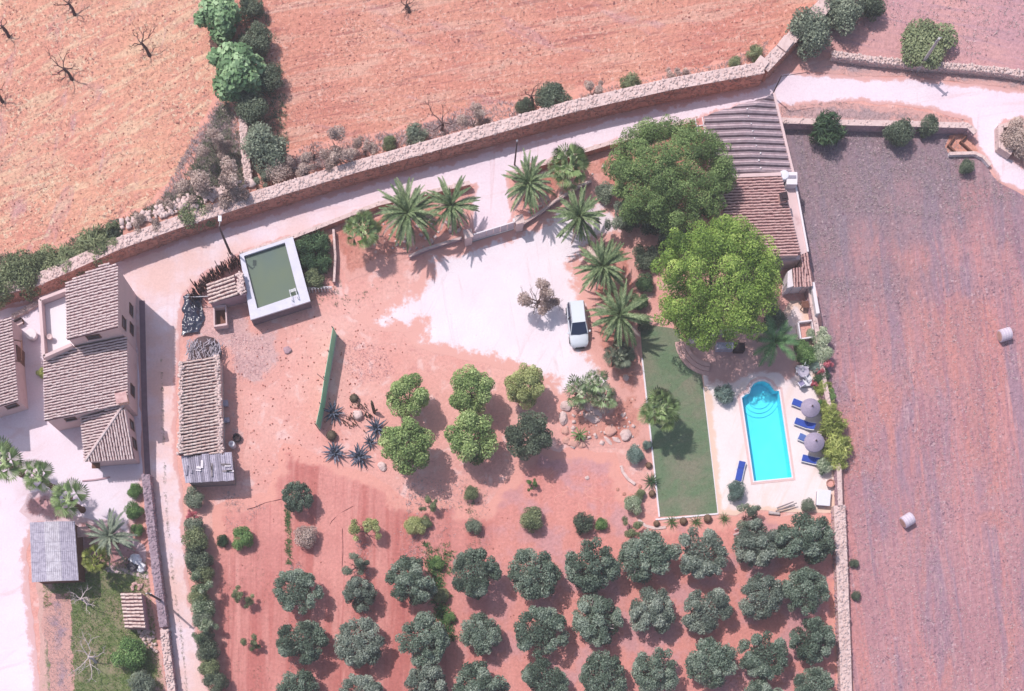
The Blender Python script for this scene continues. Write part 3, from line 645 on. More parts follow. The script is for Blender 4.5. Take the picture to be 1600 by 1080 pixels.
BUSH = [ # name, kind, leaf, x, y, r, label
 ('fig_tree', 'fig', 'fig', 340, 26, 38, 'leafy fig bush at the top of the field hedge'),
 ('shrub', 'bush', 'dark', 400, 62, 28, 'dark evergreen shrub between the two fig bushes and the red field'),
 ('fig_tree', 'fig', 'fig', 368, 110, 47, 'big bright fig bush halfway down the field hedge'),
 ('shrub', 'bush', 'dark', 418, 126, 28, 'dark shrub touching the bright fig on its field side'),
 ('shrub', 'bush', 'dark', 392, 12, 22, 'dark shrub at the picture edge behind the top fig bush'),
 ('shrub', 'bush', 'dark', 397, 166, 32, 'dark shrub shading the stub of field wall'),
 ('shrub', 'bush', 'grey', 411, 232, 42, 'large grey-green shrub beside the stub of field wall'),
 ('shrub', 'bush', 'brown', 432, 270, 26, 'brownish shrub growing against the back of the long wall'),
 ('shrub', 'thin', 'grey', 410, 285, 18, 'small grey shrub in the corner of the two walls'),
 ('shrub', 'bush', 'weed', 305, 338, 32, 'green shrub on the wall top opposite the street lamp'),
 ('shrub', 'spiky', 'weed', 275, 344, 20, 'thin green shrub on the wall beside the rubble'),
 ('shrub', 'spiky', 'weed', 150, 385, 34, 'scrubby shrub on the bank above the tall house'),
 ('shrub', 'spiky', 'dark', 185, 366, 24, 'dark scrub on the bank next to the rubble heap'),
 ('shrub', 'spiky', 'weed', 105, 412, 30, 'low scrub on the bank behind the white terrace'),
 ('shrub', 'bush', 'weed', 40, 428, 40, 'tall green scrub on the bank behind the low roofed house'),
 ('shrub', 'bush', 'weed', 5, 448, 36, 'green scrub on the bank at the picture edge'),
 ('shrub', 'thin', 'brown', 345, 290, 44, 'dead grey bush at the foot of the field wall stub'),
 ('shrub', 'thin', 'brown', 318, 318, 26, 'dead twiggy bush behind the wall top rubble'),
 ('shrub', 'bush', 'weed', 608, 224, 14, 'small green bush on the back edge of the long wall'),
 ('shrub', 'thin', 'brown', 525, 235, 34, 'dead grey bush behind the long wall near the field corner'),
 ('shrub', 'spiky', 'grey', 650, 212, 20, 'low grey bush behind the middle of the long wall'),
 ('shrub', 'bush', 'dark', 863, 158, 30, 'dark bush leaning over the long wall beside a dead branch'),
 ('shrub', 'bush', 'dark', 820, 168, 17, 'small dark bush behind the long wall next to the dead branch'),
 ('shrub', 'spiky', 'weed', 985, 130, 18, 'low weedy bush behind the wall opposite the dull pine'),
 ('shrub', 'bush', 'weed', 1148, 99, 12, 'small weedy bush near the wall corner'),
 ('shrub', 'spiky', 'weed', 1180, 84, 14, 'low weedy bush right behind the wall corner'),
 ('carob_tree', 'bush', 'grey', 1268, 50, 41, 'round grey-green carob between the two bare wall slabs'),
 ('carob_tree', 'bush', 'grey', 1322, 14, 38, 'grey-green carob beyond the top wall slab'),
 ('carob_tree', 'bush', 'dark', 1362, 8, 26, 'darker carob touching the field edge'),
 ('carob_tree', 'bush', 'weed', 1450, 74, 48, 'wide olive green tree behind the leaning concrete pole'),
 ('shrub', 'spiky', 'deep', 1292, 204, 30, 'low dark green weeds against the roadside wall'),
 ('shrub', 'bush', 'dark', 1406, 212, 26, 'dark rounded bush growing over the roadside wall'),
 ('shrub', 'bush', 'dark', 1450, 197, 19, 'small dark bush on the roadside wall near the gateway'),
 ('shrub', 'bush', 'brown', 1592, 212, 28, 'brownish bush behind the gateway wall'),
 ('shrub', 'bush', 'brown', 1606, 236, 24, 'brownish bush at the picture edge below the gateway wall'),
 ('shrub', 'bush', 'dark', 1512, 262, 14, 'small dark bush by the curved gateway wall'),
 ('shrub', 'bush', 'deep', 478, 386, 20, 'dark hedge shrub beside the tank, nearest the road'),
 ('shrub', 'spiky', 'deep', 500, 382, 20, 'dark hedge shrub beside the thin bed wall'),
 ('shrub', 'bush', 'deep', 484, 410, 20, 'dark hedge shrub in the middle of the bed by the tank'),
 ('shrub', 'spiky', 'deep', 503, 412, 18, 'dark spiky hedge shrub in the bed by the tank'),
 ('shrub', 'bush', 'weed', 490, 436, 18, 'lighter shrub behind the white picket rail'),
 ('shrub', 'bush', 'yellow', 65, 582, 9, 'narrow yellow shrub against the house wall'),
 ('shrub', 'bush', 'green', 211, 768, 14, 'bright green hedge shrub at the house end of the lane wall'),
 ('shrub', 'bush', 'green', 208, 796, 17, 'wide bright green hedge shrub against the lane wall'),
 ('shrub', 'bush', 'green', 215, 828, 12, 'lower bright green hedge shrub against the lane wall'),
 ('shrub', 'bush', 'grey', 305, 778, 19, 'grey-green bush right below the metal sheet roof'),
 ('shrub', 'thin', 'pink', 302, 808, 13, 'reddish bush in the lane hedge'),
 ('oleander', 'bush', 'weed', 303, 845, 24, 'oleander in the lane hedge, below the reddish bush'),
 ('oleander', 'bush', 'dark', 310, 880, 24, 'dark oleander in the lane hedge'),
 ('oleander', 'thin', 'varieg', 313, 915, 22, 'pale flowering oleander in the middle of the lane hedge'),
 ('oleander', 'bush', 'varieg', 316, 950, 22, 'white flowering oleander by the long pole shadow'),
 ('oleander', 'thin', 'varieg', 320, 988, 22, 'thin flowering oleander low in the lane hedge'),
 ('oleander', 'bush', 'dark', 325, 1018, 22, 'dark oleander low in the lane hedge'),
 ('oleander', 'bush', 'dark', 335, 1068, 22, 'oleander at the bottom end of the lane hedge'),
 ('oleander', 'bush', 'dark', 304, 862, 21, 'dark oleander between the second and third hedge shrubs of the lane'),
 ('oleander', 'bush', 'weed', 316, 900, 21, 'olive green oleander just above the pale flowering one'),
 ('oleander', 'bush', 'weed', 312, 932, 21, 'olive green oleander just above the white flowering one'),
 ('oleander', 'bush', 'grey', 318, 970, 20, 'grey-green oleander below the long pole shadow'),
 ('oleander', 'bush', 'dark', 322, 1002, 20, 'dark oleander between the two thin flowering ones'),
 ('oleander', 'bush', 'weed', 330, 1042, 21, 'olive green oleander near the bottom end of the lane hedge'),
 ('oleander', 'bush', 'grey', 304, 823, 18, 'grey-green oleander right below the reddish bush'),
 ('shrub', 'thin', 'brown', 230, 350, 26, 'grey thorny scrub on the bank west of the rubble'),
 ('shrub', 'thin', 'weed', 172, 374, 26, 'olive scrub on the bank above the tall house roof'),
 ('shrub', 'bush', 'weed', 128, 398, 26, 'dense olive scrub on the bank, next to the terrace side'),
 ('shrub', 'bush', 'weed', 78, 412, 30, 'dense olive scrub in the middle of the bank'),
 ('shrub', 'thin', 'brown', 300, 300, 30, 'brown dead brush at the field corner'),
 ('shrub', 'thin', 'brown', 270, 320, 26, 'grey dead brush beside the wall top rubble'),
 ('shrub', 'thin', 'brown', 335, 230, 28, 'brown dead brush west of the field wall stub'),
 ('shrub', 'thin', 'brown', 470, 258, 26, 'grey dead brush behind the long wall, first past the hedge'),
 ('shrub', 'thin', 'brown', 570, 232, 22, 'grey dead brush behind the long wall, left of the small green bush'),
 ('shrub', 'thin', 'brown', 740, 188, 26, 'grey dead brush behind the long wall beside the dead pale tree'),
 ('shrub', 'thin', 'brown', 925, 146, 22, 'grey dead brush behind the long wall past the dark bush'),
 ('shrub', 'thin', 'brown', 1060, 116, 20, 'grey dead brush behind the eastern part of the long wall'),
 ('fruit_tree', 'bush', 'green', 377, 840, 20, 'young fruit tree with a round shadow beside the ploughed strip'),
 ('shrub', 'spiky', 'deep', 348, 845, 11, 'small dark spiky shrub next to the young fruit tree'),
 ('shrub', 'bush', 'weed', 664, 815, 12, 'small leafy shrub touching the pale shrub at the vine row'),
 ('shrub', 'bush', 'green', 683, 880, 13, 'green climbing shrub in the vine row beside the third olive'),
 ('shrub', 'bush', 'weed', 690, 930, 13, 'green climbing shrub lower in the vine row'),
 ('shrub', 'bush', 'green', 703, 965, 11, 'green climbing shrub at the bottom of the vine row'),
 ('shrub', 'thin', 'grey', 555, 885, 22, 'wiry grey shrub above the small second olive'),
 ('shrub', 'thin', 'weed', 670, 790, 16, 'thin weed bush below the big round tree shadow'),
 ('shrub', 'thin', 'weed', 380, 932, 19, 'thin young shrub east of the lane hedge'),
 ('shrub', 'thin', 'weed', 392, 1005, 16, 'thin low shrub near the bottom of the lane hedge'),
 ('shrub', 'bush', 'brown', 475, 838, 22, 'bare silvery shrub beside the thin vegetable row'),
 ('shrub', 'thin', 'pale', 570, 828, 26, 'pale dry shrub with a lacy shadow'),
 ('shrub', 'bush', 'pale', 647, 824, 18, 'pale dry shrub at the top of the vine row'),
 ('shrub', 'bush', 'grey', 741, 822, 15, 'grey bush above the orchard top row'),
 ('shrub', 'bush', 'weed', 738, 772, 14, 'brownish weed bush below the round trees'),
 ('shrub', 'bush', 'weed', 831, 812, 22, 'rounded green bush at the corner of the raked soil'),
 ('shrub', 'thin', 'green', 831, 758, 11, 'tiny green shrub in the shade edge of the dark round tree'),
 ('shrub', 'spiky', 'dark', 911, 818, 19, 'dark spiky shrub below the raked soil'),
 ('shrub', 'bush', 'green', 941, 820, 12, 'neat green ball shrub below the raked soil'),
 ('shrub', 'thin', 'weed', 986, 825, 20, 'flowering wiry shrub above the orchard top row'),
 ('shrub', 'bush', 'varieg', 988, 790, 17, 'white flowering shrub west of the lawn'),
 ('shrub', 'bush', 'weed', 1000, 772, 10, 'small green shrub beside the cactus balls'),
 ('shrub', 'bush', 'blue', 990, 712, 17, 'blue-green shrub at the raked soil corner by the lawn kerb'),
 ('shrub', 'bush', 'blue', 1011, 696, 9, 'small dark shrub touching the lawn kerb'),
 ('shrub', 'spiky', 'blue', 1131, 615, 17, 'spiky grey-green ball shrub between lawn and pool'),
 ('shrub', 'bush', 'blue', 1151, 768, 18, 'grey-green ball shrub at the foot of the blue lounger'),
 ('shrub', 'bush', 'grey', 1262, 788, 13, 'small grey shrub beside the white hot tub lid'),
 ('shrub', 'thin', 'grey', 1168, 808, 24, 'grey shrub half hiding the white poles'),
 ('shrub', 'bush', 'varieg', 1284, 550, 21, 'variegated shrub at the terrace corner by the white frame'),
 ('shrub', 'bush', 'varieg', 1270, 524, 13, 'pale variegated shrub beside the white frame'),
 ('shrub', 'bush', 'green', 1253, 542, 14, 'green shrub under the feather palm'),
 ('shrub', 'bush', 'blue', 1278, 572, 14, 'dark shrub behind the white chairs'),
 ('shrub', 'thin', 'pink', 1289, 575, 15, 'pink bougainvillea against the mauve field'),
 ('shrub', 'thin', 'pink', 1275, 598, 9, 'small red flowering plant by the sunshades'),
 ('shrub', 'spiky', 'yellow', 1286, 606, 15, 'yellow-green plant above the first sunshade'),
 ('shrub', 'spiky', 'yellow', 1300, 664, 25, 'bright yellow-green spiky bush between the sunshades and the field'),
 ('shrub', 'spiky', 'yellow', 1306, 698, 26, 'second bright yellow-green spiky bush, lower beside the sunshades'),
 ('shrub', 'spiky', 'varieg', 1288, 728, 15, 'dark leaved plant at the foot of the last lounger'),
 ('shrub', 'bush', 'dark', 1208, 500, 22, 'dark shrub in the shade at the field side foot of the bright pine'),
 ('shrub', 'bush', 'green', 1262, 556, 18, 'leafy green shrub between feather palm and white chairs'),
 ('shrub', 'bush', 'varieg', 1285, 528, 17, 'variegated shrub closest to the white garden wall'),
 ('shrub', 'bush', 'deep', 1284, 590, 15, 'deep green shrub behind the bright white bed'),
 ('shrub', 'spiky', 'yellow', 1292, 640, 17, 'yellow-green spiky plant directly behind the first sunshade'),
 ('shrub', 'spiky', 'yellow', 1309, 722, 17, 'yellow-green spiky plant hanging over the boundary wall, lowest of its row'),
 ('shrub', 'bush', 'green', 1297, 618, 12, 'green shrub over the boundary wall above the first sunshade'),
 ('shrub', 'bush', 'green', 1281, 632, 9, 'green plant squeezed behind the first sunshade'),
 ('shrub', 'bush', 'grey', 968, 562, 20, 'grey-green shrub below the last date palm'),
 ('shrub', 'spiky', 'grey', 222, 1068, 24, 'pale grey grassy bush at the bottom of the lane wall'),
 ('shrub', 'bush', 'green', 202, 1020, 30, 'green bush in the meadow near the lane wall'),
 ('shrub', 'bush', 'dark', 1335, 880, 9, 'small grey-green weed at the foot of the orchard wall'),
 ('shrub', 'bush', 'dark', 1338, 930, 9, 'lower grey weed at the foot of the orchard wall'),
 ('shrub', 'thin', 'brown', 841, 468, 32, 'dry brown bush standing alone on the white gravel'),
]
for nm, kd, lf, x, y, r, lb in BUSH:
    cat = {'shrub': 'shrub', 'fig_tree': 'fig tree', 'carob_tree': 'tree', 'oleander': 'oleander', 'fruit_tree': 'fruit tree'}[nm]
    gp = {'oleander': 'oleanders in the lane hedge', 'carob_tree': 'carob trees along the tumbled wall'}.get(nm)
    plant(nm, cat, kd, lf, x, y, r * 1.05, lb, gp, zs=1.45 if nm == 'oleander' else (.6 if (x, y) in ((1450, 74), (841, 466)) else 1.1))

# ---- bare and dead trees
def bare_tree(px, py, r, label, mat, lean=(0, 0), seed=1, h=2.4, group=None):
    rr = random.Random(seed); x, y = P(px, py)
    t = thing('bare_tree', (x, y, 0), label, 'bare tree', group)
    m = MB(); b = MB(); B = Vector((x, y, 0)); top = B + Vector((lean[0], lean[1], h * .5))
    m.tube([B - Vector((0, 0, .1)), B.lerp(top, .5) + Vector((.08, .05, 0)), top], [.17, .13, .10], 6)
    def grow(p, d, L, rad, dep):
        q = p + d * L * .5 + Vector((rr.uniform(-.1, .1), rr.uniform(-.1, .1), rr.uniform(-.05, .1))) * L; e = q + (d + Vector((rr.uniform(-.4, .4), rr.uniform(-.4, .4), rr.uniform(-.1, .3)))).normalized() * L * .5
        b.tube([p, q, e], [rad, rad * .8, rad * .5], 4)
        if dep:
            for _ in range(rr.choice((2, 2, 3))):
                a = rr.uniform(0, 6.28); nd = (d + Vector((math.cos(a), math.sin(a), rr.uniform(-.2, .4))) * .75).normalized()
                grow(e if rr.random() < .7 else q, nd, L * rr.uniform(.5, .75), rad * .55, dep - 1)
    for i in range(5):
        a = 2 * math.pi * i / 5 + rr.uniform(-.4, .4)
        grow(top - Vector((0, 0, .1 * i)), Vector((math.cos(a), math.sin(a), .35)).normalized(), r / S * rr.uniform(.35, .6), .06, 3)
    m.build('trunk', mat, t); b.build('branch', mat, t)
    return t
M_dead = plain('dead_wood', C(112, 84, 84), .4, 4, .95, .1)
bt = 'bare almond trees in the dry field'
bare_tree(113, 125, 32, 'bare dark tree with splayed twigs, centre of the dry field', M_dead, (-.5, .5), 1, group=bt)
bare_tree(234, 88, 26, 'bare dark tree closest to the fig hedge', M_dead, (-.5, .6), 2, group=bt)
bare_tree(117, 24, 22, 'bare tree at the top edge of the dry field', M_dead, (-.3, .5), 3, group=bt)
bare_tree(14, 58, 20, 'bare dark tree near the upper left picture corner', M_dead, (-.3, .4), 4, group=bt)
bare_tree(4, 160, 24, 'bare dark tree cut by the picture edge lower in the dry field', M_dead, (-.3, .4), 5, group=bt)
bare_tree(640, 20, 20, 'low bare dark bush out in the wide red field', M_dead, (-.3, .4), 6, 1.2)
bare_tree(690, 205, 38, 'dead pale branched tree hanging over the long wall', M_dead, (.1, .2), 7)
bare_tree(832, 165, 22, 'dead branch sticking up behind the long wall', M_dead, (-.2, .3), 8)
bare_tree(138, 945, 26, 'white bare fig tree near the grey shed', M_palebark, (-.4, .4), 9, 2.2)
bare_tree(150, 1035, 36, 'spreading white bare fig tree in the lower meadow', M_palebark, (-.4, .4), 10, 2.2)
bare_tree(560, 888, 20, 'tiny bare sapling above the sparse olive', M_dead, (0, .1), 11, 1.0)
bare_tree(545, 262, 30, 'dead twiggy branches spilling over the long wall toward the road', M_dead, (.1, -.1), 15, 2.0)
bare_tree(841, 474, 36, 'bare brown twigs of the dry gravel bush', M_dead, (0, .1), 12, .8)
bare_tree(490, 248, 20, 'dead twigs behind the wall near the field corner', M_dead, (0, .1), 13, 1.2)

# ---- palms: every frond its own object
def frond_mesh(L, droop, rise, width, n=24, seed=0, fwd=1.1, lw=.016):
    rr = random.Random(seed); v = []; f = []; tone = []
    pt = lambda t: Vector((L * t * (1 - .12 * t), 0, L * (rise * t - droop * t * t)))
    for i in range(8):
        a, b = pt(i / 8), pt((i + 1) / 8); w = .035 * (1 - i / 9) + .006
        o = len(v); v += [a + Vector((0, -w, 0)), a + Vector((0, w, 0)), b + Vector((0, w * .85, 0)), b + Vector((0, -w * .85, 0))]; f.append((o, o + 1, o + 2, o + 3)); tone.append(.85)
    for i in range(n):
        t = .12 + .88 * i / (n - 1); p = pt(t); d = (pt(min(t + .04, 1)) - pt(t - .04)).normalized()
        ll = width * (math.sin(math.pi * min(t * .92 + .1, 1)) ** .6 + .15)
        for sgn in (-1, 1):
            out = (d * fwd + Vector((0, sgn, 0)) + Vector((0, 0, .35))).normalized()
            e = p + out * ll * rr.uniform(.85, 1.1) - Vector((0, 0, ll * .12)); w = d * lw
            o = len(v); v += [p - w, p + w, p.lerp(e, .6) + w * .9, e]; f.append((o, o + 1, o + 2, o + 3)); tone.append(min(1, max(0, rr.gauss(.5, .18))))
    return np_mesh('frond', np.array([tuple(q) for q in v]), np.array(f), tone)
def fan_mesh(pet, R, seed=0, n=15, span=2.5):
    rr = random.Random(seed); v = []; f = []; tone = []
    a0 = Vector((0, 0, 0)); hub = Vector((pet, 0, pet * .22))
    v += [(0, -.03, 0), (0, .03, 0), (hub.x, .02, hub.z), (hub.x, -.02, hub.z)]; f.append((0, 1, 2, 3)); tone.append(.9)
    for i in range(n):
        a = -span / 2 + span * i / (n - 1); da = span / (n - 1) * .52; r = R * (1 - .18 * abs(a) / (span / 2)) * rr.uniform(.9, 1.05)
        dz = -.10 - .30 * (abs(a) / (span / 2)) ** 2
        q = lambda an, rad, z: (hub.x + math.cos(an) * rad, math.sin(an) * rad, hub.z + z)
        o = len(v); v += [tuple(hub), q(a - da, r * .66, dz * r * .4 - .02), q(a, r * .72, dz * r * .4 + .05), q(a, r, dz * r * 1.25)]; f.append((o, o + 1, o + 3, o + 2)); tone.append(rr.uniform(.3, .75))
        o = len(v); v += [tuple(hub), q(a, r * .72, dz * r * .4 + .05), q(a + da, r * .66, dz * r * .4 - .02), q(a, r, dz * r * 1.25)]; f.append((o, o + 1, o + 2, o + 3)); tone.append(rr.uniform(.3, .75))
    return np_mesh('frond', np.array([tuple(q) for q in v]), np.array(f), tone)
M_ptrunk = plain('palm_trunk', C(150, 116, 100), .45, 6, .95, .1, .8)
DATE = [frond_mesh(1.0, .50, .42, .10, 30, 1), frond_mesh(1.0, .72, .44, .095, 30, 2), frond_mesh(1.0, .38, .36, .09, 30, 3), frond_mesh(1.0, .9, .5, .085, 30, 11)]
FEATH = [frond_mesh(1.0, .55, .45, .2, 34, 4, .9, .01), frond_mesh(1.0, .70, .45, .19, 34, 5, .9, .01)]
FAN = [fan_mesh(.52, .50, 6), fan_mesh(.45, .55, 7, span=2.9), fan_mesh(.56, .46, 8, span=2.2)]
STAR = [fan_mesh(.5, .5, 16, 9, 2.2), fan_mesh(.42, .56, 17, 9, 2.5)]
BIG = [fan_mesh(.42, .58, 26, 17, 3.0), fan_mesh(.48, .54, 27, 15, 2.7)]
def palm(px, py, rpx, h, label, kind='date', n=44, leaf=None, group=None, tr=.22, dead=0):
    """crown centre seen at px,py, h metres up"""
    x, y = P(px, py, h); L = rpx / S * (ALT - h) / ALT
    t = thing({'date': 'date_palm', 'fan': 'fan_palm', 'feather': 'feather_palm', 'star': 'fan_palm', 'big': 'fan_palm'}[kind], (x, y, 0), label, 'palm tree', group)
    meshes = {'date': DATE, 'fan': FAN, 'feather': FEATH, 'star': STAR, 'big': BIG}[kind]
    lf = leaf or {'date': 'palmgreen', 'fan': 'fangreen', 'feather': 'featherg', 'star': 'silver', 'big': 'fangreen'}[kind]
    m = MB(); zs = [0, .15, h * .5, h - .25, h]
    m.tube([(x, y, z) for z in zs], [tr * 1.5, tr * 1.1, tr, tr * 1.15, tr * .8], 9)
    m.build('trunk', M_ptrunk, t)
    if h > 1.2:
        s_ = MB()                                     # old leaf bases under the crown
        for i in range(18):
            a = i * 2.4; z = h - .15 - .03 * i
            s_.bar((x + math.cos(a) * tr, y + math.sin(a) * tr, z), (x + math.cos(a) * (tr + .22), y + math.sin(a) * (tr + .22), z + .2), .1, .05)
        s_.build('leaf_base', M_ptrunk, t)
    keep = {}
    for i in range(n):
        f = i / max(n - 1, 1); az = i * 2.39996 + random.uniform(-.35, .35)
        el = math.radians(68 - 88 * f ** .8 + random.uniform(-13, 13)) if kind in ('date', 'feather') else (math.radians(58 - 74 * f + random.uniform(-8, 8)) if kind == 'big' else math.radians(64 - 82 * f + random.uniform(-10, 10)))
        me = meshes[i % len(meshes)]; ml = 'brown' if i >= n - dead else lf
        key = (me.name, ml)
        if key not in _cm:
            q = me.copy(); q.materials.clear()
            q.materials.append(LEAF[ml]); _cm[key] = q
        fr = link('frond', _cm[key], None, t, (0, 0, h), rot=(random.uniform(-.25, .25), -el, az))
        s = L * random.uniform(.76, 1.12) * (.75 if i < 6 else 1); fr.scale = (s, s * (1 if kind != 'date' else 1.0), s)
    return t
dp = 'date palms around the gravel drive'
palm(637, 334, 56, 3.4, 'large date palm in the bed beside the road, beside a yellow-green fan palm', n=70, group=dp, dead=5)
palm(705, 322, 49, 3.4, 'date palm in the roadside bed next to the gate pillar', n=56, group=dp, dead=7)
palm(826, 288, 50, 3.2, 'date palm on the road side bed just past the gate', n=64, group=dp, dead=12)
palm(905, 340, 50, 3.0, 'date palm at the curved wall above the gravel drive', n=64, group=dp, dead=4)
palm(941, 418, 52, 3.0, 'date palm between the curved wall palm and the car', n=64, group=dp, dead=4)
palm(968, 494, 56, 2.6, 'date palm leaning over the parked car', n=66, group=dp, dead=6)
fp = 'fan palms'
palm(566, 358, 34, 3.0, 'yellow-green fan palm at the road beside the large date palm', 'fan', 24, group=fp)
palm(888, 262, 38, 2.4, 'fan palm by the road under the dull green pine', 'fan', 26, group=fp)
palm(968, 556, 28, 1.8, 'low fan palm below the parked car', 'fan', 22, 'grey', group=fp)
palm(905, 614, 30, 2.2, 'grey fan palm in the rock garden closest to the gravel', 'star', 20, group=fp, dead=3)
palm(930, 598, 26, 2.6, 'tallest fan palm at the back of the rock garden', 'star', 18, group=fp)
palm(944, 622, 27, 2.0, 'fan palm on the lawn side of the rock garden', 'star', 18, group=fp, dead=3)
palm(1032, 640, 36, 3.9, 'tall light green fan palm at the lawn kerb casting a round shadow', 'fan', 34, group=fp)
palm(6, 722, 40, 5.0, 'tall fan palm at the picture edge by the white courtyard', 'big', 15, group=fp)
palm(58, 744, 34, 5.0, 'fan palm second from the picture edge in the courtyard row', 'big', 13, group=fp)
palm(105, 780, 38, 5.0, 'fan palm in the courtyard row above the grey shed', 'big', 13, group=fp)
palm(172, 838, 46, 2.6, 'feathery grey-green date palm between the grey shed and the lane', 'date', 44, 'grey')
palm(148, 876, 27, 3.0, 'yellow fan palm overhanging the grey shed', 'fan', 22, 'yellow', group=fp)
palm(1212, 534, 48, 3.2, 'deep green feather palm over the shaded terrace', 'feather', 18)
palm(906, 680, 16, .7, 'small bright green palm inside the rock ring', 'date', 24, 'green')

# ---- agaves, yuccas and cacti
def blade_mesh(w, up, n=6):
    v = []; f = []
    for i in range(n + 1):
        t = i / n; x = t * (1 - .1 * t); z = up * t - .35 * t * t * up; h = w * (1 - t) ** .6 * (.7 + 1.2 * t * (1 - t)); v += [(x, -h, z + h * .5), (x, 0, z), (x, h, z + h * .5)]
        if i: o = 3 * i; f += [(o - 3, o - 2, o + 1, o), (o - 2, o - 1, o + 2, o + 1)]
    return np_mesh('leaf', np.array(v), np.array(f), rng.random(len(f)) * .6 + .2)
LEAF['agave'] = leafy('agave_leaf', C(38, 42, 54), C(66, 74, 92), C(150, 156, 176), rough=.45, spec=.4)
AGV = blade_mesh(.10, .5); AGV.materials.append(LEAF['agave'])
YUC = blade_mesh(.035, .6); YUC.materials.append(LEAF['green'])
CYC = blade_mesh(.05, .6); CYC.materials.append(LEAF['deep'])
def rosette(name, cat, me, px, py, r, n, label, group=None, z=.1):
    x, y = P(px, py, .4); t = thing(name, (x, y, 0), label, cat, group); L = r / S
    c = MB().lathe((x, y, 0), [(.10, -.02), (.13, .1), (.10, .28), (.03, .4)], 8).build('stem', M_ptrunk, t)
    for i in range(n):
        f = i / n; fr = link('leaf', me, None, t, (0, 0, z + .15 * (1 - f)), rot=(0, -math.radians(72 - 78 * f + random.uniform(-6, 6)) + .5, i * 2.39996 + random.uniform(-.2, .2)))
        s = L * random.uniform(.85, 1.1); fr.scale = (s, s, s)
ag = 'blue agaves by the green fence'
rosette('agave', 'agave', AGV, 521, 644, 21, 22, 'blue agave touching the green screen fence', ag)
rosette('agave', 'agave', AGV, 523, 706, 22, 22, 'blue agave lying in the open below the fence end', ag)
rosette('agave', 'agave', AGV, 561, 712, 24, 24, 'blue agave with a fan shaped shadow beside the white stone', ag)
rosette('agave', 'agave', AGV, 588, 668, 22, 22, 'large blue agave half under the big round tree', ag)
rosette('agave', 'agave', AGV, 578, 690, 15, 18, 'smaller blue agave between the big round tree and the fan shadow', ag)
yg = 'yuccas under the lawn kerb'
rosette('yucca', 'yucca', YUC, 1050, 815, 14, 40, 'spiky green yucca under the lawn kerb, closest to the rock garden', yg)
rosette('yucca', 'yucca', YUC, 1088, 815, 14, 40, 'spiky green yucca in the middle under the lawn kerb', yg)
rosette('yucca', 'yucca', YUC, 1132, 810, 13, 40, 'spiky green yucca at the terrace corner of the lawn kerb', yg)
rosette('cycad', 'cycad', CYC, 1018, 752, 17, 36, 'dark green cycad overlapping the lawn kerb')
M_cactus = plain('cactus_skin', C(150, 120, 100), .35, 8, .8, .2, .8)
M_cactusg = plain('green_cactus_skin', C(122, 108, 92), .3, 9, .8, .2, .8)
def ball(px, py, r, label, mat, group=None, name='ball_cactus'):
    x, y = P(px, py, r / S); R = r / S; t = thing(name, (x, y, 0), label, 'cactus', group)
    pr = [(R * .5, -.02), (R * .9, R * .35), (R, R * .8), (R * .8, R * 1.3), (R * .4, R * 1.6), (R * .05, R * 1.55)]
    MB().lathe((x, y, 0), pr, 14).build('body', mat, t, smooth=True)
    s = MB()
    for i in range(14):
        a = i * 2 * math.pi / 14; s.tube([(x + math.cos(a) * R * q, y + math.sin(a) * R * q, z) for q, z in ((.93, R * .4), (1.04, R * .8), (.84, R * 1.33), (.4, R * 1.64))], R * .06, 4)
    s.build('rib', mat, t)
bg = 'ball cacti around the lawn'
ball(1068, 814, 6, 'ball cactus between the two yuccas nearest the rock garden', M_cactus, bg)
ball(1106, 810, 6.5, 'ball cactus between the last two yuccas', M_cactus, bg)
ball(1019, 771, 5.5, 'ball cactus below the dark cycad', M_cactus, bg)
ball(1014, 727, 5, 'ball cactus above the dark cycad at the lawn kerb', M_cactus, bg)
ball(1026, 818, 5, 'ball cactus at the end of the lawn kerb', M_cactus, bg)
ball(518, 680, 8, 'brown barrel cactus at the lower end of the green screen fence', M_cactusg)
ball(553, 622, 7, 'brown barrel cactus at the top of the cactus bed', M_cactusg)
def column(px, py, h, r, label, tilt=(0, 0)):
    x, y = P(px, py); t = thing('column_cactus', (x, y, 0), label, 'cactus')
    MB().tube([(x, y, -.05), (x + tilt[0] * .3, y + tilt[1] * .3, h * .4), (x + tilt[0] * .7, y + tilt[1] * .7, h * .8), (x + tilt[0], y + tilt[1], h)], [r, r * 1.05, r, r * .45], 9).build('stem', M_cactusg, t, smooth=True)
    m = MB(); m.tube([(x, y + .1, .2), (x + .25, y + .15, .4), (x + .28, y + .15, .75)], [r * .6, r * .6, r * .3], 7); m.build('side_arm', M_cactusg, t, smooth=True)
column(585, 645, 2.2, .14, 'tall leaning column cactus throwing a long narrow shadow', (-.15, .5))
for i, (x, y, lb) in enumerate([(563, 634, 'clump of brown columnar cactus stubs behind the pale rock'), (575, 648, 'grey clump of thin cactus stems beside the pale rock'), (545, 656, 'pale tangle of cactus stems between rock and agave'), (553, 663, 'lower pale tangle of cactus stems')]):
    a, b = P(x, y); t = thing('cactus_clump', (a, b, 0), lb, 'cactus'); m = MB()
    for k in range(14):
        u, w = a + random.gauss(0, .35), b + random.gauss(0, .3); hh = random.uniform(.3, .8)
        m.tube([(u, w, -.03), (u + random.uniform(-.1, .1), w + random.uniform(-.1, .1), hh)], [.06, .03], 6)
    m.build('stems', M_cactusg if i < 2 else M_cactus, t, kind='stuff')

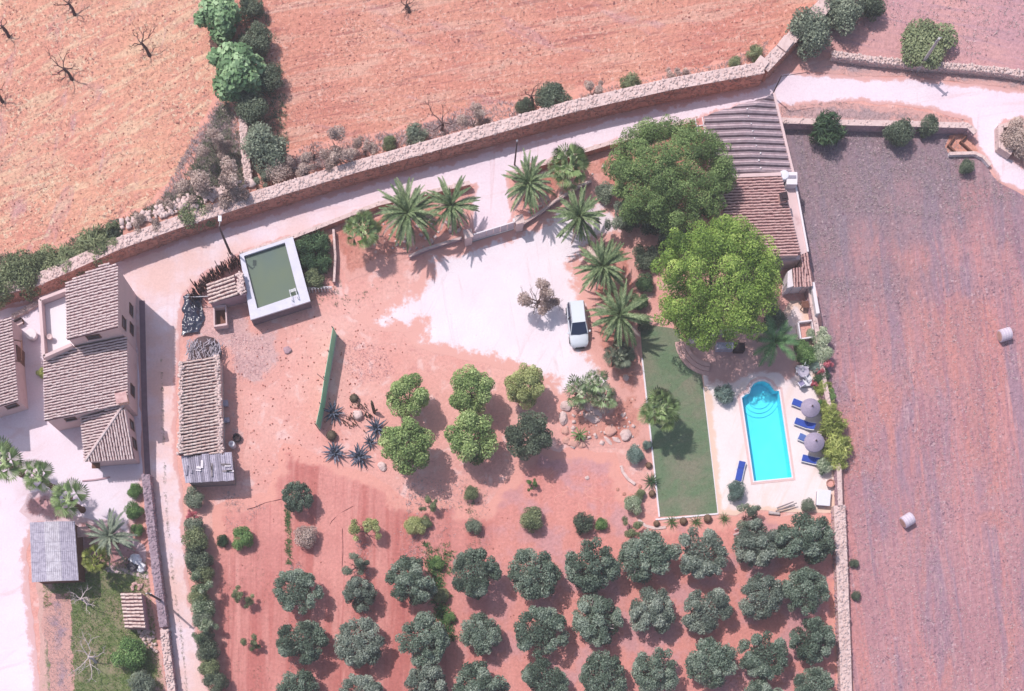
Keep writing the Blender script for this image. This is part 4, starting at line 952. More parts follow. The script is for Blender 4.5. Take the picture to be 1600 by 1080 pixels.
# ---- thin rows
def row_plants(label, pts, w, dens, mat, size):
    out = []
    for (x0, y0), (x1, y1) in zip(pts, pts[1:]):
        for _ in range(int(math.hypot(x1 - x0, y1 - y0) / S * dens)):
            f = random.random(); X, Y = P(x0 + (x1 - x0) * f + random.gauss(0, w), y0 + (y1 - y0) * f)
            if noise.noise((X * 1.2, Y * 1.2, 8)) > -.25: out.append((X, Y, .0))
    tufts('vegetable_row', np.array(out), size, mat, 7, label, 'vegetable row')
M_veg = leafy('vegetable_leaf', C(58, 90, 52), C(90, 124, 78), C(136, 166, 112))
row_plants('thin green vegetable row below the lone small olive', [(449, 798), (451, 880)], 2, 34, M_veg, .36)
row_plants('green climbing plants along the drip line in the top orchard rows', [(672, 850), (680, 900), (690, 960), (702, 1000)], 7, 50, M_veg, .5)
row_plants('loose green plants beside the drip line', [(700, 850), (698, 900)], 5, 18, M_veg, .45)

row_plants('dead weed strip under the first western olive column', [(462, 880), (466, 1085)], 7, 22, M_grey, .26)
row_plants('dead weed strip below the pale dry shrub', [(566, 845), (562, 980)], 8, 44, M_grey, .26)
row_plants('dead weed strip above the vine row', [(645, 768), (650, 900)], 10, 36, M_grey, .26)
row_plants('dead weed patch right of the vine row top', [(690, 765), (694, 840)], 12, 20, M_grey, .24)
row_plants('dead weed strip above the fourth orchard column', [(738, 760), (744, 860)], 8, 30, M_dgrass, .24)
# ================================================================= BUILDINGS, WALLS
M_stone = plain('pale_stone', C(244, 216, 212), .3, 2.5, .95, .1, .6, c2=C(220, 188, 184), stain=(C(146, 114, 114), 2.6, .62))
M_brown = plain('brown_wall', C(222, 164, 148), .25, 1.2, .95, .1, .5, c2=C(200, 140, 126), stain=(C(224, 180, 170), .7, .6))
M_mauvewall = plain('mauve_wall', C(208, 170, 180), .2, 1.5, .95, .1, .6)
M_render = plain('pink_render', C(240, 208, 208), .1, .6, .9, .15, .2, stain=(C(218, 180, 180), .5, .6))
M_white = plain('white_render', C(252, 240, 246), .05, .5, .85, .2, .1)
M_tile = plain('roof_tile', C(249, 227, 225), .35, 3.5, .85, .15, .4, c2=C(212, 178, 178), stain=(C(140, 104, 110), 2.0, .64))
M_tilered = plain('red_roof_tile', C(236, 196, 192), .4, 4, .85, .15, .4, c2=C(200, 150, 148), stain=(C(136, 100, 100), 2.2, .62))
M_tilepale = plain('pale_roof_tile', C(250, 228, 220), .25, 3, .85, .15, .3, c2=C(214, 174, 166))
M_gap = plain('roof_mortar', C(104, 66, 74), .25, 3, .95, .1)
M_sheetm = plain('fibre_cement', C(226, 202, 208), .2, 2.5, .85, .2, .3, c2=C(196, 168, 176), stain=(C(150, 122, 130), 1.2, .63))
M_greysheet = plain('grey_sheet', C(214, 204, 220), .2, 3, .7, .3, .3, c2=C(168, 158, 178), stain=(C(120, 108, 124), 1.5, .62))
M_greydark = plain('dark_grey_sheet', C(170, 160, 178), .25, 3, .7, .3, .3)
M_dark = plain('dark_opening', C(64, 44, 54), .2, 3, .6, .3)
M_wood = plain('brown_wood', C(140, 96, 84), .35, 6, .8, .2, .4)
M_greywood = plain('grey_wood', C(170, 156, 160), .35, 6, .85, .2, .4)
M_metal = plain('painted_white_metal', C(244, 240, 248), .05, 3, .4, .5)
M_steel = plain('grey_steel', C(176, 172, 180), .15, 5, .35, .5, metal=.5)
M_pole = plain('concrete_pole', C(216, 206, 206), .2, 4, .9, .2)
M_dpole = plain('dark_pole', C(112, 92, 96), .3, 5, .85, .2)
M_asph = plain('gutter_concrete', C(150, 122, 138), .25, 2, .95, .1)
t_ = NT('window_glass'); M_glass = t_.done(C(50, 40, 52), .08, .6)

def stone_wall(label, path, w, h, side=1, core=None, dens=9, size=.3, name='stone_wall', face=None, jag=0, sd=1, top=None):
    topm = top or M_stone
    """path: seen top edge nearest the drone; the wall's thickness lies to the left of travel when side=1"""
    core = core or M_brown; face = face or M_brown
    pts = [Vector(P3(x, y, h)) for x, y in path]
    L = []; 
    for i, p in enumerate(pts):
        d = ((pts[min(i + 1, len(pts) - 1)] - pts[max(i - 1, 0)])).normalized(); n = Vector((-d.y, d.x, 0)) * side
        L.append((p, p + n * w))
    t = thing(name, (pts[0].x, pts[0].y, 0), label, 'stone wall')
    m = MB()
    for i in range(len(L) - 1):
        m.prism([L[i][0].xy, L[i + 1][0].xy, L[i + 1][1].xy, L[i][1].xy], -.1, h - .1)
    m.build('wall_core', core, t)
    m = MB()
    for i in range(len(L) - 1): m.prism([L[i][0].xy, L[i + 1][0].xy, L[i + 1][1].xy, L[i][1].xy], h - .1, h - .04)
    m.build('wall_top', topm, t)
    top, fc = [], []
    for i in range(len(L) - 1):
        (a, b), (c, d) = L[i], L[i + 1]; ln = (c - a).length
        for _ in range(int(ln * w * dens * 2.6)):
            u, v = random.random(), random.random(); q = a.lerp(c, u).lerp(b.lerp(d, u), .04 + .92 * v); top.append((q.x, q.y, h - .06 + random.uniform(-.03, .03) + jag * random.random()))
        for s_, (e, f) in ((0, (a, c)), (1, (b, d))):
            for _ in range(int(ln * h * dens * .9)):
                u = random.random(); q = e.lerp(f, u); fc.append((q.x, q.y, random.uniform(.05, h - .15)))
    base = np.array(t.location)
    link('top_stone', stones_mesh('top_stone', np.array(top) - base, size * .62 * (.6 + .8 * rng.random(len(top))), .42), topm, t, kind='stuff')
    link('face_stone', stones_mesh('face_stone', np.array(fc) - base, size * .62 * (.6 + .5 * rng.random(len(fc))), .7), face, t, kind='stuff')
    return t

rw = [(-60, 478), (60, 446), (110, 424), (185, 390), (277, 357), (400, 317), (555, 270), (800, 202), (895, 175), (1050, 140), (1195, 114)]
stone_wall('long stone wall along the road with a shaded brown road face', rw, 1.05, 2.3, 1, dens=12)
stone_wall('broken stone wall climbing from the corner of the long wall to the top edge', [(1200, 112), (1236, 74), (1262, 44), (1298, 8), (1345, -40)], 1.05, 2.0, 1, dens=10)
for i, (x, y, lb) in enumerate([(1189, 100, 'pale capping slab at the corner of the long wall'), (1227, 68, 'pale capping slab below the round carob'), (1285, 16, 'pale capping slab above the round carob')]):
    a = P3(x, y, 2.08); t = thing('capping_slab', a, lb, 'stone slab', 'capping slabs on the broken wall'); t.rotation_euler.z = math.radians(52)
    m = MB(); m.box(a, (1.15 + .35 * (i == 2), 1.0, .16)); o = m.build('slab', M_stone, t, bevel=.03)
stone_wall('tumbled dry stone wall running along the far side of the white road', [(1300, 88), (1318, 91), (1360, 97), (1422, 103), (1500, 109), (1560, 114), (1640, 126)], .55, .8, 1, dens=16, core=M_stone, face=M_stone, jag=.12)
stone_wall('low rendered wall between the white road and the mauve field', [(1216, 192), (1300, 195), (1400, 197), (1512, 200), (1522, 210)], .5, 1.25, 1, dens=8, core=M_mauvewall, face=M_mauvewall, size=.22)
stone_wall('low white wall curling round the gateway bed', [(1484, 242), (1524, 241), (1536, 247), (1546, 259)], .28, .5, 1, dens=8, core=M_white, face=M_white, size=.16)
stone_wall('pale gateway wall on the far side of the entrance', [(1585, 197), (1568, 199), (1569, 226), (1584, 234)], .5, 1.0, -1, dens=8, core=M_stone, face=M_stone, size=.2)
for i, (pa, lb) in enumerate([([(1489, 216), (1480, 230), (1491, 240)], 'dark angled bed edging furthest from the gateway'), ([(1513, 209), (1499, 224), (1517, 240)], 'dark angled bed edging closest to the gateway')]):
    a = P(*pa[0]); t = thing('bed_edging', (a[0], a[1], 0), lb, 'bed edging'); m = MB()
    for q, r in zip(pa, pa[1:]): m.bar((*P(*q), .18), (*P(*r), .18), .12, .42)
    m.build('board', M_wood, t)
sheet('planting_bed', [(1484, 212), (1511, 206), (1528, 236), (1484, 242), (1476, 230)], .006, earth('bed_soil', C(226, 158, 140), C(238, 176, 160), .5), .6, .05, 21)
stone_wall('stub of pale stone wall crossing the field hedge', [(383, 120), (384, 165), (387, 225), (395, 290)], .65, 1.1, -1, dens=14, core=M_stone, face=M_stone)
# wall between road and gardens
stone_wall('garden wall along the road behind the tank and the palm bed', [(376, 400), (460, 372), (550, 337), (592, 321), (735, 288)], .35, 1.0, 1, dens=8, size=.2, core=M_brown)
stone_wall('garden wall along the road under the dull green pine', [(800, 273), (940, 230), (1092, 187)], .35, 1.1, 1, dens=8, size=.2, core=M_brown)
stone_wall('low curb wall in front of the roadside palm bed', [(640, 402), (665, 391), (722, 373)], .25, .5, 1, dens=8, size=.16, core=M_mauvewall, face=M_mauvewall)
stone_wall('low curved curb wall right of the gate', [(816, 352), (850, 330), (868, 316), (905, 293), (925, 284)], .25, .55, 1, dens=8, size=.16, core=M_mauvewall, face=M_mauvewall)
M_bed = earth('palm_bed_soil', C(214, 140, 126), C(234, 168, 154), .5, specks=[(C(140, 86, 80), 2.5, .1, .3, .45), (C(250, 216, 206), 1.6, .1, .28, .5)], bump=1.0, edge=(C(242, 180, 170), 1.3, .6))
sheet('planting_bed', [(465, 374), (592, 324), (733, 291), (728, 372), (665, 392), (600, 415), (545, 440), (520, 400)], .02, M_bed, .5, .3, 22)
sheet('planting_bed', [(805, 275), (940, 233), (1090, 190), (1095, 330), (1010, 360), (960, 340), (925, 285), (870, 316), (818, 350), (806, 345)], .02, M_bed, .8, .1, 23)
sheet('planting_bed', [(925, 380), (985, 372), (1003, 440), (1004, 600), (1011, 640), (1020, 720), (985, 700), (940, 700), (890, 700), (874, 660), (880, 632), (950, 640), (962, 602), (935, 560), (922, 545), (925, 470), (905, 420)], .018, M_bed, .8, .3, 24)
rk = np.r_[scatter([(590, 340), (730, 300), (722, 370), (620, 400)], 2.2, .03), scatter([(812, 340), (960, 240), (930, 280)], 2.5, .03), scatter([(880, 640), (990, 640), (1000, 700), (890, 698)], 2.0, .03)]
tag(link('bed_stones', stones_mesh('bed_stones', rk, .12 + .25 * rng.random(len(rk)), .6), M_stone), 'small stones lying in the palm beds and rock garden', 'stones', kind='stuff')
# rubble on the wall top
rb = scatter([(192, 378), (280, 350), (400, 308), (400, 296), (330, 312), (200, 360)], 14, 2.3)
x0 = P(280, 350, 2.3)
t = thing('rubble_heap', (*x0, 2.2), 'heap of pale rubble on the long wall opposite the tank', 'rubble')
link('rubble', stones_mesh('rubble', rb - np.array([x0[0], x0[1], 2.2]), .2 + .25 * rng.random(len(rb)), .7), M_stone, t, kind='stuff')
m = MB(); a_ = [P(192, 374, 2.2), P(400, 308, 2.2), P(400, 292, 2.2), P(192, 352, 2.2)]; m.prism(a_, 0.0, 2.15); m.build('bank', M_brown, t)
# lane wall
M_oldstone = plain('old_grey_stone', C(190, 166, 178), .3, 2.5, .95, .1, .6, c2=C(150, 126, 140), stain=(C(108, 90, 102), 2.4, .60))
stone_wall('old grey stone wall between the meadow and the lane', [(221, 742), (230, 830), (241, 920), (249, 980)], .7, 1.3, 1, dens=12, core=M_mauvewall, face=M_mauvewall, top=M_oldstone)
stone_wall('tumbled pale stone wall along the bottom of the lane', [(250, 985), (262, 1085), (285, 1300)], .7, 1.1, 1, dens=10, core=M_mauvewall, face=M_mauvewall, jag=.12)
gt = MB(); 
for (a, b) in zip([(222, 470), (224, 560), (226, 640), (231, 742), (239, 842)], [(224, 560), (226, 640), (231, 742), (239, 842), (246, 900)]):
    gt.bar((*P(*a), .03), (*P(*b), .03), .5, .06)
o = gt.build('drain_channel', M_asph, kind='structure')
# orchard wall
stone_wall('broad pale wall between the orchard and the mauve field', [(1303, 790), (1306, 860), (1309, 940), (1312, 1020), (1314, 1090), (1320, 1250)], 1.0, 1.0, 1, dens=12, core=M_stone, face=M_mauvewall)
stone_wall('narrow boundary wall between pool terrace and mauve field', [(1262, 450), (1274, 520), (1284, 590), (1297, 660), (1308, 735), (1310, 790)], .4, 1.2, 1, dens=8, core=M_mauvewall, face=M_mauvewall, size=.2)
# kerbs
def kerb(label, pts, w=.14, h=.1, mat=None, z=0):
    a = P(*pts[0]); t = thing('kerb', (a[0], a[1], 0), label, 'kerb'); m = MB()
    for q, r in zip(pts, pts[1:]): m.bar((*P(*q), z + h / 2), (*P(*r), z + h / 2), w, h)
    m.build('kerb_stone', mat or M_white, t)
kerb('pale kerb along the garden side of the lawn', [(1003, 560), (1012, 640), (1030, 808)])
kerb('pale kerb along the bottom of the lawn', [(1024, 812), (1060, 809), (1122, 803)])
kerb('thin kerb between lawn and pool terrace', [(1099, 606), (1122, 803)], .07, .05)

# ---------------------------------------------------------------- tiled roofs
def tiles(name, poly, u, mat, parent, pitch=.24, seg=.38, amp=.085, lift=.02):
    """rows of half round tiles running along u over a flat convex 3-d polygon; one stuff part"""
    poly = [Vector(p) for p in poly]; n = (poly[1] - poly[0]).cross(poly[2] - poly[0]).normalized()
    if n.z < 0: n = -n
    u = Vector(u); u = (u - n * u.dot(n)).normalized(); v = n.cross(u); o = poly[0]
    q = [((p - o).dot(u), (p - o).dot(v)) for p in poly]; vmin = min(a[1] for a in q); vmax = max(a[1] for a in q)
    nr = max(1, round((vmax - vmin) / pitch)); pt = (vmax - vmin) / nr; V = []; F = []; T = []
    for r in range(nr):
        vc = vmin + (r + .5) * pt; us = []
        for i in range(len(q)):
            (a, b), (c, d) = q[i], q[(i + 1) % len(q)]
            if (b - vc) * (d - vc) < 0: us.append(a + (c - a) * (vc - b) / (d - b))
        if len(us) < 2: continue
        u0, u1 = min(us) - .04, max(us) + .04; m_ = max(1, round((u1 - u0) / seg)); dl = (u1 - u0) / m_
        wv = random.uniform(-.012, .012)
        for k in range(m_):
            jz = random.uniform(-.012, .012); jv = random.uniform(-.025, .025) + wv; tn = random.random()
            b0 = len(V)
            for (uu, sc, zz) in ((u0 + k * dl, .92, .0), (u0 + (k + 1) * dl + .03, 1.06, .022)):
                for s in range(5):
                    a = math.pi * s / 4; V.append(o + u * uu + v * (vc + jv + math.cos(a) * pt * .33 * sc) + n * (lift + math.sin(a) * amp * sc + zz + jz))
            for s in range(4): F.append((b0 + s, b0 + s + 1, b0 + s + 6, b0 + s + 5)); T.append(tn)
    base = Vector((0, 0, 0)); p_ = parent
    while p_: base += p_.location; p_ = p_.parent
    me = np_mesh(name, np.array([tuple(p - base) for p in V]), np.array(F), T)
    return link(name, me, mat, parent, kind='stuff')

def slab(m, poly, th=.14):
    poly = [Vector(p) for p in poly]; k = len(poly); lo = [p - Vector((0, 0, th)) for p in poly]
    fs = [tuple(range(k)), tuple(range(k, 2 * k))[::-1]] + [(i, k + i, k + (i + 1) % k, (i + 1) % k) for i in range(k)]
    return m.add(poly + lo, fs)

def block(m, corners, drop=.14, inset=0.0):
    """walls under a roof polygon, straight down to the ground"""
    pts = [(p[0], p[1]) for p in corners]; c = Vector((sum(p[0] for p in pts) / len(pts), sum(p[1] for p in pts) / len(pts)))
    pp = [tuple(Vector(p) + (c - Vector(p)).normalized() * inset) for p in pts]
    return m.prism(pp, -.1, [p[2] - drop for p in corners])

def window(parent, a, b, f, z, w, h, sill=True, bars=0):
    """a->b: wall foot line; f: position along; window proud of the wall face, pane set inside its frame"""
    a = Vector((*a, 0)); b = Vector((*b, 0)); d = (b - a).normalized(); n = Vector((d.y, -d.x, 0)); c = a.lerp(b, f) + Vector((0, 0, z))
    fr = MB()
    for s in (-1, 1): fr.bar(c + d * s * (w / 2) - Vector((0, 0, h / 2)) + n * .03, c + d * s * (w / 2) + Vector((0, 0, h / 2)) + n * .03, .06, .1)
    for s in (-1, 1): fr.bar(c - d * (w / 2 + .03) + Vector((0, 0, s * h / 2)) + n * .032, c + d * (w / 2 + .03) + Vector((0, 0, s * h / 2)) + n * .032, .1, .06)
    wi = fr.build('window', M_wood, parent)
    p = MB(); p.bar(c - d * (w / 2 - .03) + n * .012, c + d * (w / 2 - .03) + n * .012, .03, h - .06); p.build('pane', M_glass, wi)
    if sill: s_ = MB(); s_.bar(c - d * (w / 2 + .1) - Vector((0, 0, h / 2 + .06)) + n * .07, c + d * (w / 2 + .1) - Vector((0, 0, h / 2 + .06)) + n * .07, .16, .05); s_.build('sill', M_render, wi)

# ---- tall house by the lane: three roofs and a terrace
A = [P3(103, 441, 6.3), P3(184, 414, 7.3), P3(184, 511, 7.3), P3(105, 531, 6.3)]
B = [P3(68, 553, 4.0), P3(198, 526, 4.6), P3(199, 630, 4.6), P3(70, 658, 4.0)]
hb = thing('house', (A[1].x, A[1].y, 0), 'tall pink farmhouse at the lane with three tiled roofs and a white terrace', 'house')
Ap = [A[3], A[0], P3(165, 411, 7.06), A[1], A[2]]
m = MB(); block(m, Ap, .15, .12); block(m, B, .15, .15)
m.build('wall', M_render, hb)
for q, u in ((Ap, A[2] - A[3]), (B, B[1] - B[0])):
    m = MB(); slab(m, q); rf = m.build('roof', M_gap, hb); tiles('roof_tiles', q, u, M_tile, rf)
# terrace
T = [P(62, 468, 5.0), P(104, 452, 5.0), (A[3].x, A[3].y), P(68, 557, 5.0)]
m = MB(); m.prism([tuple(p) for p in T], -.1, 3.95); m.build('terrace_block', M_render, hb)
m = MB(); Ti = [Vector(p) + (Vector((A[3].x - .2, A[1].y - 4)) - Vector(p)).normalized() * .2 for p in T]; m.prism([tuple(p) for p in Ti], 3.9, 4.0); m.build('terrace_floor', M_white, hb)
m = MB()
for a, b in ((T[1], T[0]), (T[0], T[3]), (T[3], T[2])): m.bar((*a, 4.46), (*b, 4.46), .26, 1.08)
m.build('parapet', M_render, hb)
a = P3(77, 526, 4.6); m = MB(); m.lathe((a.x, a.y, 4.02), [(.12, 0), (.2, .25), (.26, .55), (.22, .6), (.05, .5)], 12); o = m.build('planter', M_render, hb)
# windows in the shaded east and south walls
e0, e1 = (A[1].x - .02, A[1].y), (A[2].x - .02, A[2].y)   # east face, walking south
inn = .12
def wl(poly, i, j, inset):
    c = Vector((sum(p.x for p in poly) / 4, sum(p.y for p in poly) / 4)); f = lambda p: tuple(Vector((p.x, p.y)) + (c - Vector((p.x, p.y))).normalized() * inset)
    return f(poly[i]), f(poly[j])
a, b = wl(A, 2, 1, .12)
window(hb, a, b, .20, 4.9, .9, 1.2); window(hb, a, b, .60, 2.2, .9, 1.1); window(hb, a, b, .28, 2.0, .9, 1.2)
a, b = wl(A, 3, 2, .12); window(hb, a, b, .46, 5.75, 1.1, .85)
a, b = wl(B, 2, 1, .15); window(hb, a, b, .30, 2.2, .9, 1.3)
a, b = wl(B, 3, 2, .15); window(hb, a, b, .26, 3.0, .9, .7)
c = P3(190, 622, 5.2); m = MB(); m.box((c.x, c.y, 4.8), (.85, .75, 1.0), .2); ch = m.build('chimney', plain('salmon_chimney', C(246, 196, 176), .15, 3), hb)
m = MB(); m.box((c.x, c.y, 5.34), (1.0, .9, .07), .2); m.build('chimney_cap', M_tilered, ch)
# hipped lean-to
h0 = P3(193, 633, 4.1); h1 = P3(133, 721, 2.9); Cw = [P3(127, 652, 2.95), h0, h1]; Cs = [h0, P3(210, 716, 2.9), h1]
m = MB(); m.prism([tuple((Cw[0] + Vector((.15, -.1, 0))).xy), tuple((h0 + Vector((0, -.1, 0))).xy), tuple((Cs[1] + Vector((-.15, .15, 0))).xy), tuple((h1 + Vector((.2, .15, 0))).xy)], -.1, [2.7, 3.9, 2.7, 2.7]); m.build('wall', M_render, hb)
m = MB(); slab(m, Cw); slab(m, Cs); rf = m.build('roof', M_gap, hb)
tiles('roof_tiles', Cw, Vector((-1, -.12, 0)), M_tile, rf); tiles('roof_tiles', Cs, Vector((.12, -1, 0)), M_tile, rf)
m = MB(); m.tube([h0 + Vector((0, 0, .08)), h0.lerp(h1, .5) + Vector((0, 0, .08)), h1 + Vector((0, 0, .08))], .13, 6); m.build('hip_ridge', M_tile, rf)
sE = ((Cs[1] + Vector((-.15, .15, 0))).xy, (h0 + Vector((0, -.1, 0))).xy); window(hb, tuple(sE[0]), tuple(sE[1]), .35, 1.5, .9, 1.3); window(hb, tuple(sE[0]), tuple(sE[1]), .75, 1.6, .8, 1.2)
m = MB(); m.box((*P(156, 732), 1.4), (.7, .6, .1)); m.box((*P(156, 732), .7), (.08, .08, 1.4)); m.build('porch_shelf', M_wood, hb)
kerb('thin dark step line in the courtyard below the hipped roof', [(129, 752), (150, 750), (172, 746)], .12, .12, M_mauvewall)

# ---- low house at the picture edge
D = [P3(-75, 522, 3.3), P3(17, 495, 3.3), P3(28, 626, 3.3), P3(-64, 654, 3.3)]
hd = thing('house', (D[1].x, D[1].y, 0), 'low tiled house cut by the picture edge, opposite the white terrace', 'house')
m = MB(); block(m, D, .15, .12); m.build('wall', M_render, hd)
m = MB(); slab(m, D); rf = m.build('roof', M_gap, hd); tiles('roof_tiles', D, D[1] - D[0], M_tile, rf)
a, b = wl(D, 3, 2, .12); window(hd, a, b, .84, 2.2, 1.0, .8)
W_ = [P(-100, 628), P(-10, 622), P(-8, 656), P(-98, 660)]
m = MB(); m.prism(W_, -.1, 7.0); m.build('tall_wing', M_render, hd)
a, b = wl(D, 2, 1, .10)
m = MB(); c = Vector((*a, 0)).lerp(Vector((*b, 0)), .62); m.box((c.x, c.y, 1.2), (.12, 1.3, 2.2)); m.build('door', M_wood, hd)
m = MB(); c = Vector((*a, 0)).lerp(Vector((*b, 0)), .62); m.bar((c.x, c.y - .9, 2.9), (c.x + .5, c.y - .9, 2.5), .08, .08); m.bar((c.x, c.y + .9, 2.9), (c.x + .5, c.y + .9, 2.5), .08, .08); m.bar((c.x + .5, c.y - 1, 2.5), (c.x + .5, c.y + 1, 2.5), .1, .06); m.build('awning_frame', M_wood, hd)

# ---- long barn by the lane
Gq = [P3(281, 566, 3.1), P3(342, 556, 2.3), P3(347, 708, 2.2), P3(280, 712, 3.0)]
bn = thing('barn', (Gq[1].x, Gq[1].y, 0), 'long barn with a patched pale tiled roof between lane and yard', 'barn')
m = MB(); block(m, Gq, .15, .1); m.build('wall', M_stone, bn)
m = MB(); slab(m, Gq); rf = m.build('roof', M_gap, bn); tiles('roof_tiles', Gq, Gq[1] - Gq[0], M_tilepale, rf, pitch=.27, amp=.10)
ed = stones_mesh('ridge_rubble', np.array([tuple(Gq[1].lerp(Gq[2], random.random()) + Vector((random.gauss(-.15, .12), 0, .1)) - bn.location) for _ in range(120)] + [tuple(Gq[0].lerp(Gq[3], random.random()) + Vector((random.gauss(.1, .1), 0, .1)) - bn.location) for _ in range(90)]), .22)
link('edge_stones', ed, M_stone, bn, kind='stuff')
sh = thing('metal_shed', (*P(325, 735), 0), 'shed of patched grey metal sheets at the end of the long barn', 'shed')
Hq = [P3(283, 714, 2.6), P3(362, 708, 2.6), P3(366, 751, 2.55), P3(290, 755, 2.55)]
m = MB(); block(m, Hq, .1, .25); m.build('wall', M_greywood, sh)
cuts = [0, .14, .27, .34, .41, .49, .56, .68, .78, .86, 1]
for i in range(len(cuts) - 1):
    f0, f1 = cuts[i], cuts[i + 1]; z = Vector((0, 0, .03 * (i % 3) + .02)); m = MB()
    a, b, c, d = Hq[0].lerp(Hq[1], f0), Hq[0].lerp(Hq[1], f1), Hq[3].lerp(Hq[2], f1), Hq[3].lerp(Hq[2], f0)
    k = random.uniform(-.12, .12); v_ = (a - d).normalized()
    slab(m, [d - v_ * .1 * k + z, c + v_ * k * .5 + z, b + v_ * k + z, a + v_ * k + z], .04)
    w = (f1 - f0) * 4.5; nrib = max(2, int(w / .16))
    for r in range(nrib):
        q0 = d.lerp(c, (r + .5) / nrib) + z + Vector((0, 0, .03)); q1 = a.lerp(b, (r + .5) / nrib) + z + Vector((0, 0, .03)); m.bar(q0, q1, .06, .05)
    m.build('roof_sheet', M_greydark if i in (1, 3, 5, 7) else M_greysheet, sh)
for k in range(12):
    x, y = random.uniform(290, 360), random.uniform(722, 748); a = P3(x, y, 2.72); m = MB(); an = random.choice((0, 1.57)) + random.uniform(-.1, .1)
    m.box(a, (random.uniform(.3, .9), random.uniform(.08, .2), .08), an); m.build('loose_plank', random.choice((M_greywood, M_greydark, M_white)), sh)
# junk behind the barn
for x, y, s_, mt, lb in [(352, 632, .6, M_greysheet, 'grey box standing in the shade behind the barn'), (355, 658, .5, M_greydark, 'dark grey tub in the shade behind the barn'), (364, 697, .7, M_metal, 'white blue drum at the corner of the metal shed')]:
    a = P(x, y); t = thing('storage_box' if s_ < .65 and mt != M_metal else 'drum', (*a, 0), lb, 'box' if mt != M_metal else 'drum'); m = MB()
    if mt == M_metal: m.lathe((*a, 0), [(.28, 0), (.3, .05), (.3, .8), (.26, .86), (.1, .87)], 14)
    else: m.box((*a, s_ * .4), (s_, s_ * .8, s_ * .8), .1)
    m.build('body', mt, t, bevel=.02)
    l = MB(); l.box((*a, (s_ * .82) if mt != M_metal else .89), (s_ * 1.05, s_ * .85, .05) if mt != M_metal else (.2, .2, .05), .1); l.build('lid', M_greysheet, t)
m = MB(); a = P(371, 685)
for k in range(5): m.tube([(a[0] + math.cos(q / 10 * 6.28) * .32, a[1] + math.sin(q / 10 * 6.28) * .32, .06 + .1 * k) for q in range(11)], .07, 6)
t = thing('tyre_stack', (*a, 0), 'dark round stack of old tyres near the barn corner', 'tyres'); m.build('tyre', plain('rubber', C(90, 76, 82), .2, 4), t)
# brush heap north of the barn
a = P3(318, 546, .9); t = thing('brush_heap', (a.x, a.y, 0), 'heap of bleached sticks against the barn end', 'brushwood'); m = MB()
for k in range(230):
    x, y = P(random.uniform(292, 344), random.uniform(536, 562), .8); z = random.uniform(.1, 1.5); an = random.gauss(1.5, .5); l = random.uniform(.3, .9)
    m.bar((x - math.cos(an) * l / 2, y - math.sin(an) * l / 2, z), (x + math.cos(an) * l / 2, y + math.sin(an) * l / 2, z + random.uniform(-.15, .25)), .05, .05)
m.build('sticks', plain('bleached_stick', C(212, 200, 212), .35, 5, .9, .1), t, kind='stuff')
m = MB(); m.lathe((a.x, a.y, 0), [(1.5, 0), (1.3, .5), (.8, 1.0), (.3, 1.2)], 12); m.build('heap', M_dpole, t)

# ---- tank
K = [P3(375, 398, 1.8), P3(457, 371, 1.8), P3(484, 470, 1.8), P3(392, 499, 1.8)]
W4 = [P3(381, 400, 1.8), P3(445, 379, 1.8), P3(466, 460, 1.8), P3(402, 482, 1.8)]
tk = thing('water_tank', (K[0].x, K[0].y, 0), 'raised concrete irrigation tank full of green water', 'water tank')
m = MB()
for i in range(4):
    j = (i + 1) % 4; m.prism([K[i].xy, K[j].xy, W4[j].xy, W4[i].xy], -.1, 1.56)
m.build('tank_wall', plain('dark_masonry', C(150, 128, 142), .35, 2, .95, .1, .8), tk)
m = MB(); kc = sum(K, Vector()) / 4
for i in range(4):
    j = (i + 1) % 4; q_ = [K[i] + (K[i] - kc).normalized() * .06, K[j] + (K[j] - kc).normalized() * .06]; m.prism([q_[0].xy, q_[1].xy, W4[j].xy, W4[i].xy], 1.565, 1.8)
m.build('rim', plain('tank_concrete', C(238, 232, 246), .12, 1.5, .85, .2, .2, stain=(C(214, 202, 216), 1, .6)), tk)
tt = NT('green_water'); M_gw = tt.done(tt.ramp(tt.noise(.25, 3), [(.35, C(104, 122, 116, .7)), (.65, C(116, 130, 108, .7))]), .12, .4)
m = MB(); m.prism([W4[i].xy for i in range(4)], 1.0, 1.45); m.build('water', M_gw, tk)
ld = MB()
r0, r1 = P3(453, 452, 2.2), P3(456, 466, 2.2); 
for q0, q1 in ((P3(452, 453, 2.15), P3(456, 468, 2.15)), (P3(461, 450, 2.15), P3(465, 465, 2.15)), ):
    ld.tube([(q0.x, q0.y, 1.3), (q0.x, q0.y, 2.1), q0.lerp(q1, .15) + Vector((0, 0, .08)), q1 + Vector((0, 0, .05)), (q1.x, q1.y, 1.8)], .035, 6)
for k in range(3):
    q0, q1 = P3(452, 453, 2.15), P3(461, 450, 2.15); z = 1.5 + .25 * k; ld.bar((q0.x, q0.y, z), (q1.x, q1.y, z), .05, .03)
ladder = ld.build('ladder', M_metal, tk)
